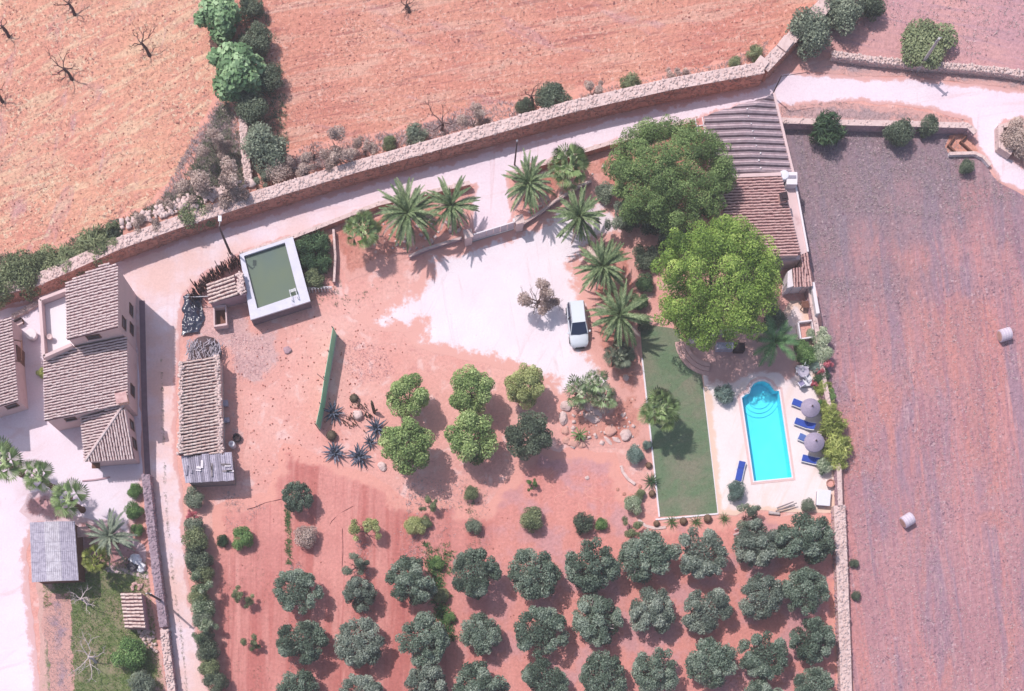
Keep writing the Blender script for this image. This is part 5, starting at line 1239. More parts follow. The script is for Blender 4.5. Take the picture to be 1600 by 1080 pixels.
# small tiled pump house and trough
I4 = [P3(323, 443, 2.2), P3(379, 424, 2.5), P3(386, 457, 2.5), P3(327, 474, 2.2)]
ph = thing('pump_house', (I4[0].x, I4[0].y, 0), 'tiny pump house with a rough tiled roof beside the tank', 'hut')
m = MB(); block(m, I4, .12, .1); m.build('wall', M_mauvewall, ph)
m = MB(); slab(m, I4); rf = m.build('roof', M_gap, ph)
cut = I4[0].lerp(I4[1], .74), I4[3].lerp(I4[2], .74)
tiles('roof_tiles', [I4[0], cut[0], cut[1], I4[3]], I4[1] - I4[0], M_tilepale, rf, pitch=.32, amp=.1)
pp = [tuple(cut[0].lerp(I4[1], random.random()).lerp(cut[1].lerp(I4[2], random.random()), random.random()) + Vector((0, 0, .06)) - ph.location) for _ in range(70)]
link('roof_rubble', stones_mesh('roof_rubble', np.array(pp), .22), M_stone, ph, kind='stuff')
tr = thing('trough', (*P(344, 500), 0), 'open rectangular trough with a white rim below the pump house', 'trough')
Q = [P3(333, 478, 1.0), P3(353, 476, 1.0), P3(355, 508, 1.0), P3(334, 511, 1.0)]; ce = sum(Q, Vector()) / 4; Qi = [q + (ce - q).normalized() * .2 for q in Q]
m = MB()
for i in range(4):
    j = (i + 1) % 4; m.prism([Q[i].xy, Q[j].xy, Qi[j].xy, Qi[i].xy], -.05, 1.0)
m.build('rim_wall', M_render, tr); m = MB(); m.prism([q.xy for q in Qi], -.05, .15); m.build('floor', M_wood, tr)
# cane fence around pump house
cf = thing('cane_fence', (*P(330, 425), 0), 'ragged brown cane fence curving round the pump house', 'fence')
line = [(378, 396), (362, 400), (345, 409), (328, 422), (312, 436), (300, 450), (293, 462)]
m = MB()
for a, b in zip(line, line[1:]):
    A0, B0 = P3(*a, 1.6), P3(*b, 1.6); n = int((B0 - A0).length / .022)
    for k in range(n):
        q = A0.lerp(B0, k / n) + Vector((random.gauss(.12, .18), random.gauss(-.12, .18), 0)); hh = random.uniform(1.2, 1.75)
        m.bar((q.x, q.y, -.05), (q.x + random.gauss(.03, .08), q.y + random.gauss(-.03, .08), hh), random.uniform(.05, .11), .03)
    post = MB(); post.tube([(A0.x, A0.y, -.1), (A0.x, A0.y, 1.6)], .06, 6); post.build('post', M_dpole, cf)
m.build('canes', plain('dry_cane', C(128, 94, 94), .5, 8, .95, .1), cf, kind='stuff')
# black plastic sheet
bt_ = thing('plastic_sheet', (*P(302, 492), .02), 'crumpled shiny black plastic sheet inside the cane fence', 'plastic sheet')
nx, ny = 26, 44; vs = []; q = [P3(288, 462), P3(320, 464), P3(313, 520), P3(284, 524)]
for j in range(ny):
    for i in range(nx):
        u, w = i / (nx - 1), j / (ny - 1); p = q[0].lerp(q[1], u).lerp(q[3].lerp(q[2], u), w); p = p + Vector((.35 * noise.noise((p.x, p.y, 4)), .35 * noise.noise((p.y, p.x, 6)), 0)) ; z = .15 + .4 * max(0, math.sin(u * 3.14)) * (.6 + .9 * noise.noise((p.x * 1.3, p.y * 1.3, 2))) + .2 * noise.noise((p.x * 3, p.y * 3, 7))
        vs.append((p.x - bt_.location.x, p.y - bt_.location.y, max(z, .0)))
fs = [(j * nx + i, (j + 1) * nx + i, (j + 1) * nx + i + 1, j * nx + i + 1) for j in range(ny - 1) for i in range(nx - 1)]
tp = NT('black_plastic'); M_tarp = tp.done(C(58, 60, 82), .3, .8)
link('sheet', np_mesh('sheet', np.array(vs), np.array(fs)), M_tarp, bt_)
m = MB(); m.tube([P3(289, 464, 1.3), P3(306, 464, 1.3), P3(326, 463, 1.3)], .03, 5); t = thing('washing_line', P3(289, 464, 0), 'thin pale pole spanning from cane fence to pump house', 'pole'); m.build('rod', M_metal, t)
# picket rail at the hedge bed
pr = thing('picket_rail', (*P(495, 452), 0), 'short white picket rail at the end of the hedge bed', 'fence')
for k in range(9):
    a = P3(478 + 4.8 * k, 452.5 - .4 * k, .9); m = MB(); m.box((a.x, a.y, .45), (.09, .04, .95)); m.build('picket', M_metal, pr)
m = MB(); m.bar((*P(476, 455), .35), (*P(520, 452), .35), .04, .06); m.bar((*P(476, 455), .7), (*P(520, 452), .7), .04, .06); m.build('rail', M_metal, pr)
stone_wall('thin wall closing the hedge bed beside the tank', [(520, 440), (522, 400), (519, 358)], .2, .7, -1, dens=8, size=.14, core=M_mauvewall, face=M_mauvewall)

# ---- sheds in the lower meadow
E4 = [P3(47, 817, 2.9), P3(117, 815, 2.9), P3(123, 906, 2.8), P3(50, 909, 2.8)]
gs = thing('grey_shed', (E4[0].x, E4[0].y, 0), 'grey shed with a weathered sheet roof beside the white drive', 'shed')
m = MB(); block(m, E4, .12, .2); m.build('wall', M_wood, gs)
for j in range(6):
    for i in range(3):
        f0, f1 = i / 3, (i + 1) / 3; g0, g1 = j / 6, (j + 1) / 6 + .012; z = Vector((0, 0, .015 * (5 - j) + .02 * (i % 2) + .02)); m = MB()
        bow = lambda f: Vector((0, 0, .22 * math.sin(math.pi * f)))
        a = E4[0].lerp(E4[1], f0).lerp(E4[3].lerp(E4[2], f0), g0) + bow(f0) + z; b = E4[0].lerp(E4[1], f1).lerp(E4[3].lerp(E4[2], f1), g0) + bow(f1) + z
        c = E4[0].lerp(E4[1], f1).lerp(E4[3].lerp(E4[2], f1), g1) + bow(f1) + z - Vector((0, 0, -.012)); d = E4[0].lerp(E4[1], f0).lerp(E4[3].lerp(E4[2], f0), g1) + bow(f0) + z - Vector((0, 0, -.012))
        slab(m, [d, c, b, a], .03)
        for r in range(8):
            m.bar(d.lerp(c, (r + .5) / 8) + Vector((0, 0, .015)), a.lerp(b, (r + .5) / 8) + Vector((0, 0, .015)), .07, .04)
        m.build('roof_sheet', M_greysheet if i != 1 else plain('pale_sheet', C(232, 224, 234), .2, 3, c2=C(190, 180, 192)), gs)
lt = thing('lean_to', (*P(128, 840), 0), 'reddish brown lean-to roof against the grey shed', 'shed')
L4 = [P3(117, 824, 1.9), P3(137, 822, 1.5), P3(140, 838, 1.5), P3(119, 840, 1.9)]; m = MB(); slab(m, L4, .06); m.build('roof', M_tilered, lt); m = MB()
for q in (L4[1], L4[2]): m.box((q.x - .1, q.y, .72), (.1, .1, 1.44))
m.build('post', M_wood, lt)
F4 = [P3(189, 926, 1.7), P3(220, 926, 2.1), P3(227, 982, 2.1), P3(196, 982, 1.7)]
ts = thing('tile_shed', (F4[0].x, F4[0].y, 0), 'tiny tiled shed against the lane wall in the meadow', 'shed')
m = MB(); block(m, F4, .1, .05); m.build('wall', M_mauvewall, ts); m = MB(); slab(m, F4, .1); rf = m.build('roof', M_gap, ts)
tiles('roof_tiles', F4, F4[1] - F4[0], M_tilepale, rf, pitch=.3, amp=.09)
# junk by the lane wall
for (x, y, r, mt, lb, nm, ct) in [(213, 876, .55, M_metal, 'crumpled pale plastic bag heap beside the lane wall', 'plastic_bag', 'plastic bag'), (222, 888, .4, M_metal, 'smaller pale plastic bag at the foot of the lane wall', 'plastic_bag', 'plastic bag'), (208, 884, .5, plain('black_bag', C(54, 46, 62), .2, 4, .4, .5), 'dark rubbish bag next to the pale bags', 'rubbish_bag', 'rubbish bag')]:
    bm = bmesh.new(); bmesh.ops.create_icosphere(bm, subdivisions=3, radius=r)
    for v in bm.verts: v.co += v.co.normalized() * .25 * noise.noise(v.co * 3.1 + Vector((x, y, 0))); v.co.z = v.co.z * .6 + .25
    me = bpy.data.meshes.new(nm); bm.to_mesh(me); bm.free(); tag(link(nm, me, mt, loc=(*P(x, y), 0)), lb, ct)
bp_ = scatter([(205, 908), (222, 904), (226, 922), (208, 924)], 9, .1)
tag(link('broken_tiles', stones_mesh('broken_tiles', bp_, .3), M_tilered), 'broken tiles and bricks lying above the tiny tiled shed', 'rubble', kind='stuff')
rb2 = scatter([(212, 985), (240, 985), (246, 1020), (225, 1012)], 12, .1); tag(link('wall_rubble', stones_mesh('wall_rubble', rb2, .28), M_stone), 'fallen wall stones below the tiny tiled shed', 'rubble', kind='stuff')

# ---- farmhouse on the field side
N1 = [P3(1097, 183, 2.7), P3(1148, 166, 3.0), P3(1206, 148, 2.8), P3(1237, 274, 2.8), P3(1165, 276, 3.1), P3(1118, 277, 2.7)]
fh = thing('farmhouse', (N1[0].x, N1[0].y, 0), 'farmhouse with ribbed grey roof and red tiled roof next to the pines', 'house')
m = MB(); block(m, N1, .3, .15); m.build('wall', M_render, fh)
W0, W1 = P3(1098, 184, 2.75), P3(1120, 276, 2.75); E0, E1 = P3(1206, 150, 2.75), P3(1236, 272, 2.75)
nrow = 11; M_step_shade = plain('painted_step_shade', C(120, 98, 112), .25, 3, .95, .1)  # dark colour paints in the shade of the roof troughs
yy0 = E0.y; yy1 = min(W1.y, E1.y); dy = (yy0 - yy1) / nrow
for k in range(nrow):
    yt = yy0 - k * dy; yb = yt - dy
    xe = lambda y: E0.x + (E1.x - E0.x) * (E0.y - y) / (E0.y - E1.y)
    xw = lambda y: max(W0.x + (W1.x - W0.x) * (W0.y - y) / (W0.y - W1.y), W0.x + (E0.x - W0.x) * (y - W0.y) / (E0.y - W0.y) if y > W0.y else -1e9)
    m = MB()
    ym = yt - dy * .66
    # one sheet: two raised rolls, then a steep step down to the next sheet
    a, b = xw(yt) , xe(yt); c, d = xw(ym), xe(ym); e, f = xw(yb), xe(yb)
    if b - a < .3: a = min(a, b - .3)
    mid = .55; Z = 2.78
    for (x0, x1, x2, x3, z0, z1) in ((a, a + (b - a) * .5, c + (d - c) * .5, c, 0, mid), ):
        pass
    def ridge(u): return .28 * (1 - abs(u - .5) * 2)
    prof = [(0, .30), (.10, .40), (.22, .30), (.34, .28), (.46, .39), (.58, .30), (.66, .26), (.80, .02), (1.0, .0)]
    us = [0, .25, .5, .75, 1]; V = []; F = []
    for (pf, pz) in prof:
        y = yt - dy * pf; x0, x1 = xw(y), xe(y)
        if x1 - x0 < .2: x0 = x1 - .2
        for u in us: V.append((x0 + (x1 - x0) * u, y, Z + pz + ridge(u)))
    n5 = len(us)
    for i in range(len(prof) - 1):
        for j in range(n5 - 1): F.append((i * n5 + j, (i + 1) * n5 + j, (i + 1) * n5 + j + 1, i * n5 + j + 1))
    m.add(V, F); m.build('roof_sheet', M_sheetm, fh)
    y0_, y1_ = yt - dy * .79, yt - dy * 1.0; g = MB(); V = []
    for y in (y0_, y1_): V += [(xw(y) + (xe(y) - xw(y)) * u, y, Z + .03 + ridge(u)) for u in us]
    if xe(y0_) - xw(y0_) > .4: g.add(V, [(j, n5 + j, n5 + j + 1, j + 1) for j in range(n5 - 1)]); g.build('roof_shade_strip', M_step_shade, fh)  # dark strip stands in for the shade below each sheet's step
sx = stones_mesh('roof_bolts', np.array([(W0.x * .42 + E0.x * .58 + (E1.x - E0.x) * k / nrow + random.gauss(0, .1), yy0 - (k + .25) * dy, 3.45) for k in range(2, nrow)]) - np.array(fh.location) - np.array([0, 0, .03]), .13, .2); link('lime_patch', sx, M_white, fh, kind='stuff')
m = MB(); m.bar(E0 + Vector((.1, .1, .1)), E1 + Vector((.1, 0, .1)), .22, .55); m.build('verge', M_render, fh)
V4 = [P3(1086, 186, 2.5), P3(1097, 184, 2.5), P3(1106, 232, 2.5), P3(1094, 234, 2.5)]; m = MB(); m.prism([p.xy for p in V4], -.1, 2.5); m.build('porch_roof', plain('salmon_tile', C(232, 160, 152), .3, 5, c2=C(200, 122, 118)), fh)
m = MB()
for a, b in ((V4[0], V4[3]), (V4[1], V4[2]), (V4[0].lerp(V4[3], .25), V4[1].lerp(V4[2], .25))): m.bar(a + Vector((0, 0, .05)), b + Vector((0, 0, .05)), .08, .08)
m.build('roof_edging', M_white, fh)
O4 = [P3(1118, 280, 3.0), P3(1220, 276, 3.3), P3(1250, 398, 3.3), P3(1150, 404, 3.0)]
m = MB(); block(m, O4, .15, .12); m.build('wall', M_render, fh); m = MB(); slab(m, O4); rf = m.build('roof', M_gap, fh); tiles('roof_tiles', O4, O4[1] - O4[0], M_tilered, rf, pitch=.25)
m = MB(); m.bar(O4[0].lerp(O4[1], .0) + Vector((0, .15, .1)), O4[1] + Vector((0, .15, .1)), .3, .2); m.build('ridge_cap', M_render, fh)
c = P3(1226, 308, 4.0); m = MB(); m.box((c.x - .1, c.y, 3.6), (.55, .6, .9), .2); ch = m.build('chimney', M_tilered, fh); m = MB(); m.box((c.x - .1, c.y, 4.12), (.7, .75, .08), .2); m.box((c.x - .1, c.y, 4.2), (.35, .4, .1), .2); m.build('chimney_cap', M_dark, ch)
m = MB(); q = [P3(1222, 282, 2.3), P3(1241, 280, 2.3), P3(1262, 394, 2.3), P3(1251, 398, 2.3)]; m.prism([p.xy for p in q], -.1, 2.3); m.build('side_roof', M_render, fh)
m = MB(); m.bar(q[1] + Vector((0, 0, .06)), q[2] + Vector((0, 0, .06)), .16, .14); m.build('side_verge', M_white, fh)
wt = thing('water_cistern', P3(1232, 283, 2.3), 'white cistern and box standing on the side roof of the farmhouse', 'cistern')
a = P3(1224, 276, 2.9); m = MB(); m.lathe((a.x, a.y, 2.3), [(.42, 0), (.45, .1), (.45, .9), (.38, 1.0), (.1, 1.02)], 16); m.build('drum', M_metal, wt, smooth=False)
a = P3(1235, 283, 2.6); m = MB(); m.box((a.x, a.y, 2.75), (.95, 1.1, .9)); m.build('box', M_white, wt, bevel=.04); m = MB(); m.box((a.x, a.y + .1, 3.23), (.7, .25, .06)); m.build('lid', M_greydark, wt)
q = [P3(1251, 396, 2.2), P3(1263, 394, 2.2), P3(1270, 446, 2.0), P3(1256, 448, 2.0)]
m = MB(); block(m, q, .12, .04); m.build('wall', M_render, fh); m = MB(); slab(m, q); rf = m.build('roof', M_gap, fh); tiles('roof_tiles', q, q[2] - q[1], M_tilered, rf)
q2 = [P3(1238, 420, 2.3), P3(1256, 418, 2.3), P3(1270, 446, 2.0), P3(1240, 448, 2.0)]
m = MB(); block(m, q2, .12, .08); m.build('wall', M_white, fh); m = MB(); slab(m, q2); rf = m.build('roof', M_gap, fh); tiles('roof_tiles', q2, Vector((.1, -1, 0)), M_tilered, rf)
m = MB(); m.prism([p.xy for p in (P3(1231, 424, 2.0), P3(1238, 420, 2.0), P3(1240, 447, 2.0), P3(1230, 450, 2.0))], -.1, 2.0); m.build('lean_wall', M_white, fh)
m = MB(); m.prism([p.xy for p in (P3(1204, 403, 1.2), P3(1250, 400, 1.2), P3(1246, 412, 1.2), P3(1208, 415, 1.2))], -.1, 2.2); m.build('gable_base', M_render, fh)
t = thing('garden_wall', P3(1268, 460, 0), 'white garden wall below the little tiled roof', 'wall'); m = MB(); m.bar((*P(1262, 452), .9), (*P(1270, 500), .9), .3, 1.8); m.build('wall', M_white, t)
t = thing('outdoor_table', P3(1257, 480, 0), 'small brown outdoor table under the little tiled roof', 'table'); a = P(1257, 480); m = MB(); m.box((*a, .74), (.9, .6, .05)); m.build('top', M_wood, t, bevel=.01)
for i in (-1, 1):
    for j in (-1, 1): m = MB(); m.box((a[0] + i * .38, a[1] + j * .24, .36), (.06, .06, .72)); m.build('leg', M_wood, t)
t = thing('planter_box', P3(1258, 515, 0), 'white framed planter on the terrace corner by the field', 'planter'); q = [P3(1246, 505, .6), P3(1268, 502, .6), P3(1270, 528, .6), P3(1250, 531, .6)]
m = MB()
for i in range(4): m.bar(q[i], q[(i + 1) % 4], .12, .6)
m.build('frame', M_white, t); m = MB(); m.prism([(p.x, p.y) for p in q], .0, .35); m.build('soil', M_bed, t)
t = thing('barbecue', P3(1132, 545, 0), 'grey masonry barbecue in the pine shade', 'barbecue'); m = MB(); a = P(1130, 545); m.box((*a, .45), (1.5, .6, .9)); m.build('counter', M_greysheet, t); m = MB(); m.box((a[0] + 1.3, a[1] - .1, .5), (.9, .7, .9)); m.build('fire_box', M_dark, t)
t = thing('terrace_steps', P3(1076, 560, 0), 'curved pink steps from the lawn up to the shaded terrace', 'steps')
for k in range(3):
    c0 = Vector(P(1112, 530)); r = 3.3 - .38 * k; m = MB()
    arc = [(c0.x + math.cos(an) * r, c0.y + math.sin(an) * r) for an in np.linspace(math.radians(185), math.radians(265), 14)] + [(c0.x + math.cos(an) * (r - .36), c0.y + math.sin(an) * (r - .36)) for an in np.linspace(math.radians(265), math.radians(185), 14)]
    for i in range(13): m.prism([arc[i], arc[i + 1], arc[26 - i], arc[27 - i]], .02, .08 + .1 * k)
    m.build('step', plain('pink_step', C(232, 186, 180), .1, 3), t)
# ================================================================= OBJECTS
# ---- pool
pl = thing('swimming_pool', (POOLP[0][0], POOLP[0][1], 0), 'turquoise swimming pool with a rounded end on the pink terrace', 'swimming pool')
tw = NT('pool_tile')
M_pt = tw.done(tw.ramp(tw.noise(.5, 2), [(.3, (.10, .74, .88, 1)), (.7, (.14, .80, .92, 1))]), .5, .3)
n = len(POOLP); V = [(x, y, .03) for x, y in POOLP] + [(x, y, -1.3) for x, y in POOLP]
m = MB(); m.add(V, [(i, (i + 1) % n, n + (i + 1) % n, n + i) for i in range(n)] + [tuple(range(n, 2 * n))]); m.build('basin', M_pt, pl)
tg = NT('pool_water'); o_ = tg.n['Material Output']; tr_ = tg.n.new('ShaderNodeBsdfTransparent'); tr_.inputs[0].default_value = (.8, .985, 1, 1)
gl_ = tg.n.new('ShaderNodeBsdfGlossy'); gl_.inputs['Roughness'].default_value = .05; fr_ = tg.n.new('ShaderNodeFresnel'); fr_.inputs[0].default_value = 1.33
bm_ = tg.n.new('ShaderNodeBump'); tg.l.new(tg.noise(2.5, 2), bm_.inputs['Height']); bm_.inputs['Strength'].default_value = .25; bm_.inputs['Distance'].default_value = .05
tg.l.new(bm_.outputs[0], gl_.inputs['Normal']); ms_ = tg.n.new('ShaderNodeMixShader'); tg.l.new(fr_.outputs[0], ms_.inputs[0]); tg.l.new(tr_.outputs[0], ms_.inputs[1]); tg.l.new(gl_.outputs[0], ms_.inputs[2]); tg.l.new(ms_.outputs[0], o_.inputs[0])
m = MB(); m.add([(x, y, -.12) for x, y in POOLP], [tuple(range(n))]); m.build('water', tg.m, pl)
pc = Vector((sum(p[0] for p in POOLP) / n, sum(p[1] for p in POOLP) / n))
area = sum(POOLP[i][0] * POOLP[(i + 1) % n][1] - POOLP[(i + 1) % n][0] * POOLP[i][1] for i in range(n))
def offs(poly, d):
    out = []
    for i in range(len(poly)):
        a, b, c = Vector(poly[i - 1]), Vector(poly[i]), Vector(poly[(i + 1) % len(poly)])
        e0 = (b - a).normalized(); e1 = (c - b).normalized(); nn = (Vector((e0.y, -e0.x)) + Vector((e1.y, -e1.x))) * (1 if area > 0 else -1)
        nn.normalize(); out.append(b + nn * d)
    return out
o1 = offs(POOLP, .16); o2 = offs(POOLP, .42)
for nm, ia, ib, z, mt in (('coping', [Vector(p) for p in POOLP], o1, .075, M_white), ('border_tiles', o1, o2, .06, plain('pink_border', C(246, 206, 204), .1, 4))):
    m = MB()
    for i in range(n):
        j = (i + 1) % n; m.prism([ia[i], ia[j], ib[j], ib[i]], .0, z)
    m.build(nm, mt, pl)
c0 = Vector(P(1190, 622))
for k in range(3):
    m = MB(); r = 1.05 + .38 * k; arc = [(c0.x + math.cos(a) * r * 1.0, c0.y + .35 + math.sin(a) * r) for a in np.linspace(math.radians(190), math.radians(350), 14)]
    m.prism([tuple(p) for p in arc] + [(c0.x + r * .9, c0.y + .4), (c0.x - r * .9, c0.y + .4)], -1.29, -1.0 - .1 * k)
    m.build('step', M_pt, pl)

# ---- loungers, sunshades, chairs
M_blue = plain('blue_cushion', C(64, 92, 190), .15, 6, .8, .2); M_blue2 = plain('faded_blue_cushion', C(100, 124, 196), .15, 6, .8, .2)
def lounger(px, py, qx, qy, label, mat=None, up=.45, group='sun loungers round the pool'):
    """foot end p, head end q"""
    a, b = Vector(P3(px, py, .35)), Vector(P3(qx, qy, .45)); d = (b - a); d.z = 0; L = max(d.length, 1.75); d.normalize(); s = Vector((-d.y, d.x, 0))
    t = thing('sun_lounger', (a.x, a.y, 0), label, 'sun lounger', group)
    fr = MB(); w = .33; k = a + d * L * .66; k.z = .32; h = a + d * L; h.z = .32 + up; f0 = Vector((a.x, a.y, .32))
    for i in (-1, 1): fr.bar(f0 + s * i * w, k + s * i * w, .06, .07); fr.bar(k + s * i * w, h + s * i * w, .06, .06)
    for q in (f0, k, h): fr.bar(q - s * w, q + s * w, .06, .06)
    fr.build('frame', M_metal, t)
    for q in (f0 + d * .15, k - d * .05):
        for i in (-1, 1): lg = MB(); lg.box((q.x + s.x * i * w, q.y + s.y * i * w, .17), (.06, .06, .30)); lg.build('leg', M_metal, t)
    c = MB(); z = Vector((0, 0, .07)); c.bar(f0 + z + d * .03, k + z, .56, .08); c.build('seat_cushion', mat or M_blue, t, bevel=.02)
    c = MB(); c.bar(k + z + d * .02, h + z, .56, .08); c.build('back_cushion', mat or M_blue, t, bevel=.02)
lounger(1238, 627, 1268, 638, 'blue lounger with its head under the first sunshade')
lounger(1242, 657, 1272, 668, 'blue lounger fully in the sun between the two sunshades')
lounger(1248, 681, 1278, 694, 'faded blue lounger with its head under the second sunshade', M_blue2)
lounger(1253, 715, 1283, 722, 'blue lounger below the second sunshade, next to the dark plant')
lounger(1153, 752, 1160, 721, 'blue lounger alone on the lawn side of the pool', up=.1)
M_thatch = plain('grey_thatch', C(190, 174, 198), .25, 9, .95, .1, .6)
def shade(px, py, r, label):
    h = 2.2; a = P3(px, py, h); t = thing('sunshade', (a.x, a.y, 0), label, 'sunshade', 'thatched sunshades by the pool')
    m = MB(); m.tube([(a.x, a.y, 0), (a.x, a.y, 2.5)], .05, 8); m.build('pole', M_wood, t); m = MB(); R = r / S
    m.lathe((a.x, a.y, 0), [(R * 1.0, 1.88), (R * 1.03, 1.95), (R * .8, 2.12), (R * .5, 2.3), (R * .2, 2.46), (.09, 2.52)], 28); m.build('canopy', M_thatch, t)
    f = MB()
    for k in range(60):
        an = k * .1047; f.bar((a.x + math.cos(an) * R * .95, a.y + math.sin(an) * R * .95, 1.96), (a.x + math.cos(an) * R * (1.06 + random.uniform(0, .05)), a.y + math.sin(an) * R * (1.06), 1.82), .1, .02)
    f.build('fringe', M_thatch, t, kind='stuff')
    m = MB(); m.tube([(a.x, a.y, 2.45), (a.x - .03, a.y + .02, 2.75)], [.1, .05], 7); m.build('finial', M_dpole, t)
shade(1268, 636, 14, 'grey thatched sunshade closest to the white chairs')
shade(1274, 690, 14.5, 'grey thatched sunshade between the lower two loungers')
def chair(px, py, rz, label, cushion=None):
    a = P(px, py); t = thing('garden_chair', (*a, .03), label, 'chair', 'white garden chairs by the sunshades', rz)
    def loc(n, bx, mat):
        m = MB(); [m.box(c, s_, 0) for c, s_ in bx]; me = bpy.data.meshes.new(n); me.from_pydata(m.v, [], m.f); link(n, me, mat, t)
    loc('seat', [((0, 0, .42), (.5, .5, .05))], cushion or M_metal); loc('backrest', [((0, .26, .68), (.5, .05, .5))], M_metal)
    for i in (-1, 1):
        loc('armrest', [((i * .27, .02, .62), (.06, .5, .04))], M_metal)
        for j in (-1, 1): loc('leg', [((i * .23, j * .22, .2), (.05, .05, .4))], M_metal)
chair(1259, 572, 1.2, 'white garden chair closest to the bougainvillea'); chair(1246, 580, -1.5, 'white garden chair on the pool side of the table', None); chair(1260, 592, 2.2, 'white garden chair below the grey table'); chair(1250, 602, -2.6, 'shaded lilac chair above the first lounger', plain('lilac_cushion', C(160, 150, 190), .1, 4))
t = thing('garden_table', (*P(1252, 584), .03), 'round grey garden table between the white chairs', 'table'); a = P(1252, 584); m = MB(); m.lathe((*a, .70), [(.5, 0), (.52, .02), (.52, .04), (.5, .05)], 20); m.build('top', M_greysheet, t); m = MB(); m.lathe((*a, .03), [(.3, 0), (.06, .06), (.05, .66)], 10); m.build('pedestal', M_metal, t)
t = thing('day_bed', (*P(1262, 602), .03), 'bright white cushioned bed above the first sunshade', 'day bed'); a = Vector((*P(1262, 600), 0)); m = MB(); m.box((a.x, a.y, .3), (1.15, .55, .14), .15); m.build('mattress', M_metal, t, bevel=.05); m = MB(); m.box((a.x, a.y, .16), (1.2, .6, .12), .15); m.build('base', M_greywood, t)
ht = thing('hot_tub', (*P(1287, 782), 0), 'square white lidded hot tub at the terrace corner', 'hot tub'); a = P3(1287, 778, .6)
m = MB(); m.box((a.x, a.y, .3), (1.15, 1.35, .55), -.08); m.build('shell', M_greysheet, ht, bevel=.12); m = MB(); m.box((a.x, a.y, .62), (1.22, 1.42, .1), -.08); m.build('cover', M_metal, ht, bevel=.05)
pt = thing('plant_pot', (*P(1295, 757), 0), 'terracotta pot with a pale rim beside the boundary wall', 'plant pot'); a = P(1295, 757); m = MB(); m.lathe((*a, .02), [(.22, 0), (.33, .35), (.38, .5), (.38, .56), (.3, .56), (.28, .4)], 16); m.build('pot', plain('terracotta', C(206, 150, 136), .2, 4), pt); m = MB(); m.lathe((*a, .4), [(.29, 0), (.29, .03)], 14); m.build('soil', M_bed, pt)
# timber poles beside the terrace
for i, (p0, p1, lb) in enumerate([((1146, 836), (1184, 822), 'pale bleached pole leaning across the grey shrub, lower one'), ((1148, 828), (1166, 818), 'shorter bleached pole above the long one'), ((1212, 799), (1245, 786), 'grey timber pole at the terrace edge, lower one'), ((1214, 794), (1240, 784), 'grey timber pole at the terrace edge, upper one')]):
    t = thing('timber_pole', P3(*p0), lb, 'pole', 'old poles at the terrace edge'); m = MB(); m.tube([P3(*p0, .3), P3((p0[0] + p1[0]) / 2, (p0[1] + p1[1]) / 2, .5), P3(*p1, .6)], [.07, .065, .05], 7); m.build('shaft', M_palebark if i < 2 else M_greywood, t)
t = thing('log', P3(1208, 802), 'pale cut log lying at the terrace edge', 'log'); m = MB(); m.tube([P3(1201, 801, .15), P3(1218, 803, .15)], [.16, .13], 9); m.build('trunk', M_palebark, t)

# ---- rocks
def rock(px, py, r, label, mat=None, fl=.6, st=1.0, rz=0, group='rocks ringing the rock garden'):
    R = r / S; bm = bmesh.new(); bmesh.ops.create_icosphere(bm, subdivisions=3, radius=1)
    for v in bm.verts:
        q = v.co.copy(); k = 1 + .30 * noise.noise(q * 1.1 + Vector((px, py, 1))) + .12 * noise.noise(q * 3 + Vector((py, px, 2)))
        v.co = Vector((q.x * R * st, q.y * R / st, q.z * R * fl)) * k
    me = bpy.data.meshes.new('rock'); bm.to_mesh(me); bm.free()
    o = link('rock', me, mat or M_stone, loc=(*P(px, py, R * .3), R * fl * .45)); o.rotation_euler.z = rz; tag(o, label, 'rock', group)
M_pinkrock = plain('salmon_rock', C(244, 186, 172), .2, 2, .95, .1, .6)
for a in [(884, 634, 8.5, 'big pale rock at the gravel end of the ring'), (880, 654, 8.5, 'tall pale rock second down the gravel side of the ring', None, .6, .8), (883, 674, 6, 'salmon rock third down the gravel side of the ring', M_pinkrock),
          (885, 688, 6, 'salmon rock at the lower bend of the ring', M_pinkrock), (897, 692, 8, 'flat rock at the bottom tip of the ring', M_pinkrock, .4, 1.3), (909, 695, 6, 'flat rock next to the purple agave shade', M_pinkrock, .4, 1.2),
          (925, 653, 9, 'long pink rock slab in the middle of the ring', None, .45, 1.4, -.4), (932, 644, 7, 'pale slab above the long pink slab', None, .4, 1.4, -.5), (920, 636, 7, 'white rock below the tallest fan palm'),
          (954, 673, 9, 'smooth salmon boulder in the palm shade', M_pinkrock, .5), (978, 680, 9, 'pitted pale rock by itself near the lawn kerb'), (950, 688, 5, 'long pale stone bar in the shade', None, .3, 1.8, -.8), (963, 687, 5, 'curved pale stone in the shade', None, .3, 1.5, -.5),
          (978, 590, 5, 'small pale rock below the low fan palm'), (1015, 583, 0.1, '')]:
    if a[2] > 1: rock(*a)
rock(559, 649, 8.5, 'white block of stone in the cactus bed', rz=.4, fl=.8, group=None); rock(597, 729, 7, 'white stone beside the fan shaped agave shadow', group=None); rock(556, 632, 6, 'salmon stone above the white block', M_pinkrock, group=None); rock(917, 747, 3.5, 'small pale stone on the raked soil', group=None); rock(449, 547, 6, 'grey stone lying alone in the yard', M_mauvewall, group=None)
for k, (x, y, r) in enumerate([(975, 772, 3), (980, 780, 4), (987, 775, 3), (1000, 760, 3), (965, 765, 3)]): rock(x, y, r, ['small brown stone at the path bend', 'second brown stone at the path bend', 'brown stone touching the flowering shrub', 'brown stone near the cycad', 'brown stone at the raked soil edge'][k], M_brown, group='stones along the path bend')
t = thing('stone_edging', P3(975, 750), 'curved low stone edging beside the raked soil', 'edging'); m = MB(); q = [(970, 728), (973, 738), (981, 749), (992, 757)]
for a, b in zip(q, q[1:]): m.bar((*P(*a), .08), (*P(*b), .08), .25, .18)
